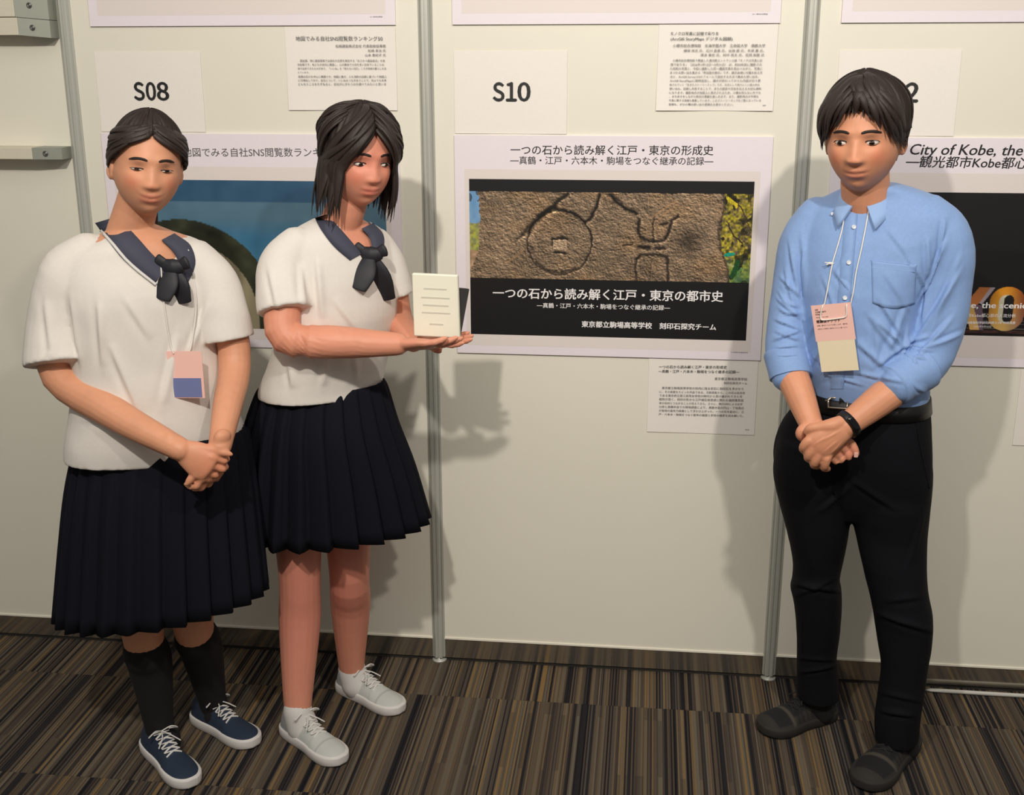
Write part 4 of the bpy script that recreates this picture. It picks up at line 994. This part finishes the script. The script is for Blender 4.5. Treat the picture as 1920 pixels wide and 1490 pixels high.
cloth(tm, [F2((1484, 1095), (1576, 1112), -.37, .010, .007), F2((1490, 1120), (1570, 1085), -.37, .010, .004), F2((1640, 1150), (1748, 1188), -.45, .010, .008), F2((1660, 1130), (1745, 1120), -.45, .012, .004), F2((1600, 900), (1530, 960), -.44, .012, .006), F2((1590, 900), (1680, 960), -.44, .012, .005),
           F2((1500, 1262), (1568, 1250), -.3, .008, .006), F2((1648, 1335), (1716, 1345), -.44, .009, .007), F2((1648, 1300), (1728, 1318), -.44, .009, .005), F2((1497, 1235), (1566, 1240), -.3, .009, .004), F2((1730, 960), (1700, 1060), -.43, .012, .004), F2((1500, 980), (1520, 1080), -.40, .014, .004)], .0012, 3.0, 11)
trs = put('trousers', tm, M_trouser, mr); TB = bvh_of(tm)
obj('pocket_seam', tube([surf(x, y, .001, bv=TB) for x, y in ((1716, 770), (1722, 820), (1732, 870), (1742, 915))], [.0016]*4, n=6, k=3), M_trouser, trs)
obj('fly_seam', tube([surf(x, y, .001, bv=TB) for x, y in ((1560, 775), (1558, 900), (1580, 950))], [.0012]*3, n=6, k=3), M_trouser, trs)
# belt with buckle
bl = [prow(735, 1513, 1741, YT, .112), prow(736, 1510, 1744, YT, .117), prow(762, 1500, 1746, YT, .1195), prow(763, 1502, 1743, YT, .115)]
bm = raw('belt', *stack(bl, psi, n=64, k=1, ex=2.3)); blt = put('belt', bm, M_leather, mr); BB = bvh_of(bm)
bx = []
for a, b in (((1556, 738), (1556, 763)), ((1556, 763), (1590, 765)), ((1556, 738), (1590, 739)), ((1590, 739), (1590, 765)), ((1552, 750), (1566, 751))):
    bx.append(tube([surf(a[0]+(b[0]-a[0])*t, a[1]+(b[1]-a[1])*t, .0075, bv=BB) for t in (0, .25, .5, .75, 1)], [(.0022, .0022)]*5, n=8, k=2))
obj('buckle', join(*bx), M_buckle, blt)
on = tube([surf(x, 754+(x-1590)*.02, .0025, bv=BB) for x in (1575, 1600, 1630, 1660)], [(.010, .0018)]*4, side=(0, 0, 1), n=10, k=2); obj('belt_tip', on, M_leather, blt)
for x in (1532, 1676): 
    obj('belt_loop', tube([surf(x, 734, .003, bv=BB), surf(x+1, 750, .005, bv=BB), surf(x+1, 767, .003, bv=BB)], [(.0055, .0014)]*3, side=(1, 0, 0), n=8, k=2), M_trouser, trs)
# fitness band on the left wrist
wA = np.asarray(L_wr)*.985+np.asarray(L_el)*.015; ax_ = nrm(np.asarray(L_el)-np.asarray(L_wr)); e1 = nrm(np.array([.62, 0, -.78])-np.dot([.62, 0, -.78], ax_)*ax_); e2 = np.cross(ax_, e1)
rows = []
for t, rr in ((-.0095, .0290), (-.009, .0322), (0, .0330), (.009, .0330), (.0095, .0300)):
    th = np.arange(40)*2*np.pi/40; rows.append(wA+ax_*t+np.outer(np.cos(th)*rr*1.03, e1)+np.outer(np.sin(th)*rr*.98, e2))
wb = obj('wristband', rings(rows), M_rubber, mr); wb['label'] = 'black fitness band on the wrist at the right of the picture'
mid = wA; fc = -FW
cap_ = []
face_dir = nrm(-FW-np.dot(-FW, ax_)*ax_); a2 = np.cross(ax_, face_dir)
rows = []
for d, s in ((.026, .9), (.0335, 1), (.0355, .93), (.0360, .6)):
    th = np.arange(32)*2*np.pi/32; cs, sn = np.cos(th), np.sin(th); cs = np.sign(cs)*abs(cs)**.6; sn = np.sign(sn)*abs(sn)**.6
    rows.append(wA+face_dir*d+np.outer(cs*.0085*s, ax_)+np.outer(sn*.019*s, a2))
obj('band_screen', rings(rows), M_glass, wb)
for A_ in (A_R, A_L): obj('sock', tube([A_+np.array([.02, .012, -.055]), A_+np.array([.005, .003, -.02]), A_+np.array([0, 0, .06])], [(.034, .040), (.036, .038), (.040, .040)], n=20), M_sock, mr)
# shoes
s1 = shoe(mr, (1.160, -.178), (.962, -.300)); s2 = shoe(mr, (1.352, -.298), (1.192, -.530))

# lanyard and ticket: hangs from the neck, so a thing of its own
lan = empty('name_badge', tuple(at(1562, 630, -.50)), 'pink ticket on a white cord hanging on the blue shirt', 'badge')
def cd(pts): return tube([surf(x, y, .0035) for x, y in pts], [.0016]*len(pts), n=8, k=4)
lc = [(1584, 402), (1580, 430), (1572, 460), (1562, 494), (1555, 530), (1548, 570)]
rc = [(1632, 382), (1625, 420), (1616, 465), (1606, 510), (1600, 545), (1592, 585)]
back = [surf(1584, 402, .0035), nc+cB@np.array([-.050, .034, .002]), nc+cB@np.array([-.058, -.02, .018]), nc+cB@np.array([0, -.062, .026]), nc+cB@np.array([.058, -.02, .018]), nc+cB@np.array([.050, .034, .004]), surf(1632, 382, .0035)]
obj('neck_cord', join(cd(lc), cd(rc), tube(back, [.0016]*7, n=8, k=4)), M_cord, lan)
kn = surf(1559, 494, .005); obj('cord_knot', join(tube([kn-RT*.004, kn+RT*.005], [.003, .003], n=8), tube([kn, kn-RT*.009-UP*.003], [.0014]*2, n=6), tube([kn, kn-RT*.012+UP*.002], [.0014]*2, n=6)), M_cord, lan)
TL, TR, BR, BL = (1536, 569), (1608, 561), (1611, 690), (1540, 693)
q = [surf(x, y, .009, guess=-.49) for x, y in (TL, TR, BR, BL)]
# flat card through the four corners, in front of the shirt
cc_ = sum(q)/4; ex_ = nrm((q[1]-q[0])+(q[2]-q[3])); ez_ = nrm((q[0]-q[3])+(q[1]-q[2])); ez_ = nrm(ez_-np.dot(ez_, ex_)*ex_); en = np.cross(ez_, ex_)
if en@FW > 0: en = -en
w_, h_ = np.linalg.norm(q[1]-q[0])*.99, np.linalg.norm(q[0]-q[3])*.99; cc_ = cc_+en*.014
def CP(u, v, d=0): return cc_+ex_*(u-.5)*w_+ez_*(v-.5)*h_+en*d
def cardbox(u0, u1, v0, v1, d0, d1):
    return [CP(u, v, d) for d in (d0, d1) for v in (v0, v1) for u in (u0, u1)], box(0, 1, 0, 1, 0, 1)[1]
M_pink = material('pink_card', (244, 196, 184), 0.5); M_cream = material('cream_card', (236, 222, 190), 0.5); M_clear = material('clear_sleeve', (235, 235, 235), 0.15)
card = obj('ticket', cardbox(0, 1, .46, 1, 0, .0008), M_pink, lan, smooth=False); obj('name_card', cardbox(.03, .97, 0, .46, 0, .0007), M_cream, lan, smooth=False)
obj('cord_loop', tube([surf(1548, 570, .0035), CP(.30, .98, .002), CP(.24, .88, .003), CP(.22, .80, .003), CP(.30, .775, .003), CP(.70, .785, .003), CP(.84, .80, .003), CP(.88, .86, .003), CP(.90, .97, .002), surf(1592, 585, .0045)], [.0016]*10, n=8, k=4), M_cord, lan)
def card_text(s, u0, v0, u1, bold, hgt=None):
    V, F = text_vf(s, 0, 0, size=(hgt or (u1-u0)*w_/len(s)), width=(u1-u0)*w_, bold=bold, y=0)
    V = [CP(u0, v0, .0012)+ex_*v[0]+ez_*v[2] for v in V]; return V, F
letter('lettering', join(card_text('懇親会チケット', .09, .735, .68, .03), card_text('GIS', .09, .92, .17, .03, .005), card_text('COMMUNITY', .09, .885, .37, .03, .005), card_text('FORUM', .09, .85, .25, .03, .005),
       card_text('2026.5.28 THU 18:00', .09, .81, .40, .0, .0035), card_text('会場：展示ホールにてお渡しします　要予約', .09, .685, .85, .0), card_text('※受付にて本券をご提示のうえご入場ください', .09, .635, .85, .0)), M_ink, lan)
# =================================================================== the two students
def sleeve_mesh(nm, torso, sleeves, folds, yaw, voxel=0.0048, amp=.0014, seed=3):
    me = remesh(nm, [stack(torso, yaw, n=44, ex=2.2)]+sleeves, voxel, 6)
    cloth(me, folds, amp, 3.2, seed); return me
def skirt(rows, yaw, npl, amp, tilt=(0, 0), n=240, parent=None):
    def fn(t, th):
        p = (th/(2*np.pi)*npl) % 1.0; saw = np.where(p < .82, p/.82, (1-p)/.18)
        return 1+(-.5+saw)*amp*(0.15+0.85*t)/.2, (tilt[0]*np.cos(th)+tilt[1]*np.sin(th))*t
    V, F = stack(rows, yaw, n=n, k=5, ex=2.05, closed=False, fn=fn)
    me = raw('pleated_skirt', V, F); o = put('pleated_skirt', me, M_navy, parent)
    sd = o.modifiers.new('s', 'SOLIDIFY'); sd.thickness = .002; return o

# ---- student at the left edge: hair tied back, hands folded
g1 = empty('person', (-.56, -.58, 0), 'student with tied-back hair, white sailor blouse and long black socks, hands folded, leftmost person', 'person')
p1 = R_(28); Y1 = -.60
hB1 = basis(R_(30), R_(-4), R_(-7)); hC1 = at(276, 309, -.63); hS1 = .985
nk0 = at(258, 380, -.615); nk1 = at(240, 450, -.60)
parts = [xf(head_mesh(True, .9), hB1, hC1, hS1), xf(ear_mesh(1), hB1, hC1, hS1), xf(ear_mesh(-1), hB1, hC1, hS1)]
parts.append(tube([nk1+np.array([-.01, .0, -.06]), nk1, nk0, hC1+hB1@np.array([0, -.02, -.035])], [.058, .053, .047, .048], n=24))
parts.append(stack([prow(422, 220, 288, Y1, .048), prow(438, 190, 322, Y1, .066), prow(455, 156, 360, Y1, .081), prow(480, 134, 382, Y1, .093), prow(540, 140, 385, Y1-.01, .108), prow(600, 185, 380, Y1, .07), prow(800, 190, 400, Y1, .07), prow(950, 190, 420, Y1, .08)], p1, n=24))
wR = at(338, 842, -.815); wL = at(412, 838, -.785)
eR = at(112, 705, -.70); eL = at(440, 690, -.60)
parts.append(tube([at(130, 500, -.665), at(114, 620, -.69), eR, eR*.5+wR*.5+np.array([0, -.008, -.006]), wR], [.043, .043, .042, .038, .027], n=18))
parts.append(tube([at(385, 500, -.56), at(430, 610, -.57), eL, eL*.5+wL*.5, wL], [.042, .040, .038, .034, .026], n=18))
dR = at(420, 900, -.815)-wR
parts.append(hand(wR-nrm(dR)*.005, dR, -FW*1.0+np.array([-.2, 0, -.1]), -1, .93, curl=(38, 48, 30), thumb=(.75, .35, -.05)))
dL = at(388, 925, -.79)-wL
parts.append(hand(wL, dL, -FW*.4+np.array([.9, 0, 0]), 1, .90, curl=(20, 40, 30), thumb=(.8, .3, -.2)))
k1 = at(268, 1190, -.62); a1 = np.array([-.655, -.575, .085]); k2 = at(362, 1170, -.56); a2 = np.array([-.560, -.435, .085])
for k_, a_ in ((k1, a1), (k2, a2)):
    parts.append(tube([k_+np.array([0, .01, .25]), k_, k_*.62+a_*.38+np.array([-.004, .018, 0]), a_, a_+np.array([.01, 0, -.045])], [.068, .052, .046, .033, .030], n=18))
b1 = remesh('body', parts, 0.0032, 2)
skin_colors(b1, (218, 156, 122), [(hB1, hC1, hS1, (190, 92, 84))], warm=[(at(400, 880, -.81), .06, (214, 128, 98), .5)])
put('body', b1, M_skin, g1)
add_face(g1, hB1, hC1, hS1, openness=.45)
def line1(az): return np.interp(abs(az), [0, .4, .9, 1.3, 1.6, 2.2, 3.2], [.66, .62, .42, .12, -.05, -.40, -.52])
parts = [hair_cap(lambda th, e: 0.009+0.002*np.clip(e, 0, 1)+0*th, line1, seed=8)]
g = np.random.default_rng(5)
for i in range(130):                      # combed back to the nape
    az = g.uniform(-1.7, 1.7); e0 = float(line1(np.array(az)))+g.uniform(.02, .25)
    sg = np.sign(az) if az else 1
    parts.append(lock(az, e0, sg*g.uniform(2.5, 3.1), g.uniform(-.35, .45), g.uniform(.010, .015), g.uniform(.006, .010), tk=.0028, n=11))
tl = hB1@np.array([0, -.100, -.045])*hS1+hC1; parts2 = []
for i in range(16):
    o_ = g.normal(size=3)*.010
    parts2.append(tube([tl+o_*.4, tl+np.array([-.015, .02, -.02])+o_, tl+np.array([-.020, .03, -.08])+o_*1.2, tl+np.array([-.012, .03, -.15])+o_*.8, tl+np.array([-.008, .028, -.19])+o_*.3], [.008, .010, .010, .007, .002], n=7, k=3))
obj('hair', join(xf(join(*parts), hB1, hC1, hS1), *parts2), M_hair2, g1)['label'] = 'dark hair combed back and tied low at the nape'
tor1 = [prow(425, 215, 292, Y1, .052), prow(440, 185, 325, Y1, .072), prow(455, 150, 365, Y1, .088), prow(480, 128, 388, Y1, .100), prow(540, 125, 398, Y1-.01, .118), prow(600, 135, 402, Y1-.01, .122), prow(680, 148, 412, Y1-.01, .120), prow(760, 145, 432, Y1-.01, .124), prow(815, 138, 452, Y1-.005, .130), prow(845, 138, 458, Y1, .130)]
slA = tube([at(165, 480, -.65), at(128, 520, -.665), at(115, 600, -.675), at(114, 656, -.69), at(116, 682, -.70)], [(.056, .060), (.070, .070), (.078, .074), (.084, .078), (.087, .080)], n=26, k=4, caps=(True, False))
slB = tube([at(368, 488, -.565), at(398, 530, -.565), at(416, 590, -.575), at(425, 636, -.58)], [(.050, .058), (.060, .064), (.064, .066), (.066, .068)], n=26, k=4, caps=(True, False))
Yf1 = -.70
bl1 = sleeve_mesh('sailor_blouse', tor1, [slA, slB], [F2((180, 560), (190, 690), Yf1, .014, .008), F2((200, 640), (260, 780), Yf1, .014, .007), F2((330, 620), (300, 760), Yf1, .014, .006), F2((390, 560), (350, 660), Yf1, .012, .006), F2((80, 560), (95, 680), Yf1, .014, .006), F2((130, 560), (150, 690), Yf1, .012, .006), F2((160, 790), (300, 800), Yf1, .012, .006), F2((230, 560), (280, 640), Yf1, .014, .004)], p1, seed=13)
blo = put('sailor_blouse', bl1, M_white, g1); blo['label'] = 'white short-sleeved sailor blouse'; B1 = bvh_of(bl1)
carve(bl1, [(214, 395), (250, 437), (300, 500), (322, 506), (330, 480), (326, 445), (300, 405), (260, 380)])
def band(nm, left, right, off, mat, par, bv, k=5):
    L_, Rr = cr(np.array(left, float), k), cr(np.array(right, float), k); return on_strip([tuple(q) for q in L_], [tuple(q) for q in Rr], off, nm, mat, par, bv=bv)
band('sailor_collar', [(178, 418), (205, 455), (240, 495), (290, 530)], [(212, 408), (243, 432), (276, 468), (312, 505)], .004, M_collar, blo, B1)
band('sailor_collar', [(302, 452), (322, 470), (334, 495), (332, 520)], [(326, 440), (356, 462), (366, 495), (350, 530)], .004, M_collar, blo, B1)
band('collar_braid', [(186, 433), (212, 463), (245, 500), (290, 536)], [(190, 430), (216, 460), (249, 496), (293, 532)], .006, M_line, blo, B1, 3)
def scarf(par, bv, knot, ends, Y, wdt=.03):
    kx = surf(*knot, .012, bv=bv); rows = [tube([kx+np.array([-.02, 0, .006]), kx, kx+np.array([.02, 0, .004])], [(.016, .010), (.022, .014), (.016, .010)], side=(0, 0, 1), n=14)]
    for e in ends:
        m_ = ((knot[0]+e[0])/2, (knot[1]+e[1])/2); rows.append(tube([kx, surf(*m_, .010, bv=bv), surf(*e, .006, bv=bv)], [(.012, .007), (wdt, .006), (wdt*.75, .004)], side=(1, 0, 0), n=14, k=4))
    for s_ in ((-.035, .018), (.035, .014)): rows.append(tube([kx, kx+np.array([s_[0], -.004, s_[1]])], [(.008, .006), (.016, .006)], side=(0, 0, 1), n=12, k=3))
    return obj('neck_scarf', join(*rows), M_scarf, par)
scarf(blo, B1, (322, 505), [(304, 560), (342, 566)], Y1, .026)
sk1 = [prow(806, 168, 448, Y1, .112), prow(830, 155, 458, Y1, .125), prow(900, 142, 466, Y1-.01, .138), prow(1000, 134, 474, Y1-.02, .148), prow(1130, 126, 484, Y1-.03, .156)]
skirt(sk1, R_(12), 26, .030, (.030, 0), parent=g1)['label'] = 'dark navy pleated skirt below the knee'
for k_, a_ in ((k1, a1), (k2, a2)):
    top_ = k_*.84+a_*.16
    so = tube([a_+np.array([.012, 0, -.050]), a_, k_*.62+a_*.38+np.array([-.004, .018, 0]), top_], [.042, .0385, .0560, .0585], n=22, k=6); obj('long_sock', so, M_sock, g1)
shoe(g1, (-.705, -.545), (-.520, -.715), 'navy'); shoe(g1, (-.625, -.400), (-.420, -.520), 'navy')
# ticket on the blouse
nb = empty('name_badge', tuple(at(340, 700, -.72)), 'pink and blue badge hanging at the waist of the leftmost student', 'badge')
qc = surf(340, 703, .014, bv=B1); bx_ = nrm(RT); bz_ = nrm(np.array([0, 0, 1.0])); bn_ = nrm(np.cross(bx_, bz_)); bn_ = bn_ if bn_@FW < 0 else -bn_
def BP(u, v, d): return qc+bx_*u+bz_*v+bn_*d
def bbox(u0, u1, v0, v1, d0, d1): return [BP(u, v, d) for d in (d0, d1) for v in (v0, v1) for u in (u0, u1)], box(0, 1, 0, 1, 0, 1)[1]
obj('ticket', bbox(-.046, .046, -.052, .060, 0, .0015), M_pink, nb, smooth=False); obj('blue_card', bbox(-.040, .040, -.050, -.004, .0016, .0024), material('blue_card', (112, 122, 168), .5), nb, smooth=False)
obj('neck_cord', join(*[tube([surf(x, y, .004, bv=B1) for x, y in pts], [.0016]*len(pts), n=8, k=4) for pts in ([(300, 480), (306, 560), (318, 640), (326, 662)], [(352, 470), (366, 560), (360, 640), (352, 662)])]), M_cord, nb)

# ---- student with shoulder-length hair holding the plaque
g2 = empty('person', (-.22, -.38, 0), 'student with shoulder-length hair, white sailor blouse and white sneakers, holding a white plaque', 'person')
p2 = R_(42); Y2 = -.40
hB2 = basis(R_(38), R_(-8), R_(-4)); hC2 = at(672, 295, -.43); hS2 = 1.0
nk0 = at(652, 378, -.42); nk1 = at(632, 440, -.405)
parts = [xf(head_mesh(True, .5), hB2, hC2, hS2), xf(ear_mesh(1), hB2, hC2, hS2), xf(ear_mesh(-1), hB2, hC2, hS2)]
parts.append(tube([nk1+np.array([-.005, .0, -.06]), nk1, nk0, hC2+hB2@np.array([0, -.02, -.035])], [.056, .052, .047, .048], n=24))
parts.append(stack([prow(406, 598, 668, Y2, .048), prow(422, 566, 694, Y2, .062), prow(438, 541, 716, Y2, .075), prow(462, 530, 730, Y2, .087), prow(520, 535, 735, Y2-.005, .097), prow(600, 550, 720, Y2, .07), prow(740, 525, 700, Y2, .07), prow(900, 520, 720, Y2, .08)], p2, n=24))
eR = at(538, 632, -.575); wR = at(745, 645, -.555); eL = at(745, 600, -.33); wL = at(775, 640, -.44)
parts.append(tube([at(545, 490, -.49), at(533, 560, -.54), eR, eR*.5+wR*.5+np.array([0, 0, -.004]), wR], [.034, .042, .0425, .039, .0275], n=18))
parts.append(tube([at(705, 470, -.34), at(732, 540, -.33), eL, wL], [.042, .042, .040, .027], n=18))
parts.append(hand(wR, np.array([1, .02, .02]), np.array([.0, -.35, -1.0]), 1, .95, curl=(4, 12, 8), thumb=(.7, .55, .05)))
parts.append(hand(wL+np.array([.01, .05, 0]), np.array([.9, -.30, .0]), np.array([0, .2, -1.0]), -1, .92, curl=(4, 10, 8), thumb=(.7, .55, .05)))
k1 = at(562, 1085, -.43); a1 = np.array([-.305, -.475, .085]); k2 = at(655, 1075, -.33); a2 = np.array([-.215, -.235, .085])
for k_, a_ in ((k1, a1), (k2, a2)):
    parts.append(tube([k_+np.array([0, .01, .25]), k_, k_*.65+a_*.35+np.array([-.004, .02, 0]), a_, a_+np.array([.01, 0, -.05])], [.072, .055, .056, .036, .034], n=20))
b2 = remesh('body', parts, 0.0032, 2)
skin_colors(b2, (222, 152, 124), [(hB2, hC2, hS2, (196, 86, 84))], warm=[(at(560, 630, -.5), .08, (224, 136, 102), .5), (k1, .3, (206, 128, 112), .5), (k2, .3, (206, 128, 112), .5), (at(700, 300, -.5), .06, (222, 126, 108), .35)])
put('body', b2, M_skin, g2)
add_face(g2, hB2, hC2, hS2, look=(.002, -.002), openness=.75)
def line2(az): return np.interp(abs(az), [0, .25, .8, 1.1, 1.4, 3.2], [.70, .60, .36, .05, -.30, -.9])
parts = [hair_cap(lambda th, e: 0.014+0.003*np.clip(e, 0, 1)+0*th, line2, seed=9)]
g = np.random.default_rng(6)
for i in range(210):
    az1 = g.uniform(-3.14, 3.14)
    if abs(az1) < .95: continue
    s0 = np.sign(az1)*g.uniform(0.05, .25) if abs(az1) < 1.9 else az1*.6
    e0 = g.uniform(.75, 1.35) if abs(az1) > 1.4 else g.uniform(.62, 1.2)
    parts.append(lock(s0, e0, az1, g.uniform(-.25, -.05), g.uniform(.018, .028), g.uniform(.008, .013), hang=g.uniform(.085, .135), tk=.004, out=.004, sway=g.normal()*.006))
for i in range(26):                       # side-swept fringe
    s_ = 1 if i % 2 else -1
    parts.append(lock(.12*s_, g.uniform(.8, 1.1), s_*g.uniform(.55, 1.0), g.uniform(.05, .34), .016, g.uniform(.006, .009), tk=.0026))
obj('hair', xf(join(*parts), hB2, hC2, hS2), M_hair, g2)['label'] = 'dark shoulder-length hair with a side-swept fringe'
tor2 = [prow(408, 592, 672, Y2, .052), prow(422, 560, 700, Y2, .068), prow(438, 535, 722, Y2, .082), prow(462, 522, 738, Y2, .094), prow(520, 520, 748, Y2-.005, .106), prow(590, 522, 748, Y2-.005, .108), prow(660, 508, 735, Y2, .108), prow(715, 488, 722, Y2, .114), prow(734, 486, 722, Y2, .116)]
slA = tube([at(556, 466, -.475), at(532, 500, -.50), at(530, 545, -.53), at(535, 583, -.55)], [(.052, .056), (.061, .064), (.064, .066), (.066, .067)], n=26, k=5, caps=(True, False))
slB = tube([at(702, 462, -.34), at(722, 500, -.33), at(734, 555, -.33)], [(.048, .050), (.054, .056), (.058, .058)], n=26, k=5, caps=(True, False))
Yf2 = -.50
bl2 = sleeve_mesh('sailor_blouse', tor2, [slA, slB], [F2((590, 480), (600, 600), Yf2, .012, .008), F2((500, 500), (520, 590), Yf2, .012, .006), F2((560, 490), (565, 590), Yf2, .012, .006), F2((610, 660), (600, 725), Yf2, .012, .006), F2((660, 660), (665, 725), Yf2, .012, .006), F2((540, 680), (545, 730), Yf2, .012, .006), F2((620, 560), (680, 640), Yf2, .014, .004)], p2, seed=17)
blo2 = put('sailor_blouse', bl2, M_white, g2); blo2['label'] = 'white short-sleeved sailor blouse'; B2 = bvh_of(bl2)
carve(bl2, [(612, 385), (634, 424), (668, 468), (690, 476), (702, 462), (698, 425), (678, 385), (640, 370)])
band('sailor_collar', [(590, 408), (602, 432), (625, 462), (655, 488)], [(612, 402), (632, 424), (655, 450), (676, 476)], .004, M_collar, blo2, B2)
band('sailor_collar', [(676, 430), (690, 445), (695, 465), (688, 482)], [(698, 420), (716, 440), (716, 466), (700, 490)], .004, M_collar, blo2, B2)
scarf(blo2, B2, (690, 480), [(668, 540), (722, 560)], Y2, .030)
sk2 = [prow(716, 498, 716, Y2, .100), prow(735, 488, 722, Y2, .112), prow(800, 470, 738, Y2, .135), prow(880, 458, 764, Y2+.01, .150), prow(985, 446, 790, Y2+.025, .165)]
skirt(sk2, R_(20), 24, .040, (.0, 0), parent=g2)['label'] = 'dark navy pleated knee-length skirt'
shoe(g2, (-.355, -.430), (-.165, -.575), 'white'); shoe(g2, (-.262, -.190), (-.062, -.312), 'white')
for a_ in (a1, a2): obj('ankle_sock', tube([a_+np.array([.012, 0, -.045]), a_+np.array([.002, 0, -.004]), a_+np.array([0, 0, .012])], [.043, .0400, .0385], n=20, k=4), M_line, g2)

# ---- the plaque in her hands
pq = empty('plaque', tuple(at(815, 628, -.47)), 'white upright plaque with a dark stand behind it, held by the student with shoulder-length hair', 'plaque')
c0 = at(772, 512, -.485); c1 = at(858, 516, -.465); c2 = at(862, 634, -.470); c3 = at(776, 630, -.490)
def slab(c, t, n_): return [*c, *[p+n_*t for p in c]], [(0, 1, 2, 3), (7, 6, 5, 4), (0, 4, 5, 1), (1, 5, 6, 2), (2, 6, 7, 3), (3, 7, 4, 0)]
M_pl = material('white_plaque', (236, 233, 214), .4)
nn0 = np.array([.12, 1, 0]); pf = bevel_mod(obj('plaque_face', slab([c0, c1, c2, c3], .012, nn0), M_pl, pq, smooth=False), .003)
mid_ = lambda u, v: (c0*(1-u)+c1*u)*(1-v)+(c3*(1-u)+c2*u)*v
for k, (v, w) in enumerate(((.22, .5), (.36, .62), (.48, .56), (.60, .62), (.78, .3))):
    obj('engraved_line', slab([mid_(.5-w/2, v)+np.array([0, -.0008, 0]), mid_(.5+w/2, v)+np.array([0, -.0008, 0]), mid_(.5+w/2, v+.022)+np.array([0, -.0008, 0]), mid_(.5-w/2, v+.022)+np.array([0, -.0008, 0])], .0006, np.array([0, 1, 0])), material('engraving', (205, 202, 186), .5), pf, smooth=False)
s0 = at(860, 540, -.45); s1_ = at(880, 542, -.40); s2_ = at(864, 630, -.44); s3_ = at(859, 634, -.46)
obj('plaque_stand', slab([s0, s1_, s2_, s3_], .012, np.array([-.5, .8, 0])), material('dark_plastic', (62, 62, 62), .5), pq, smooth=False)
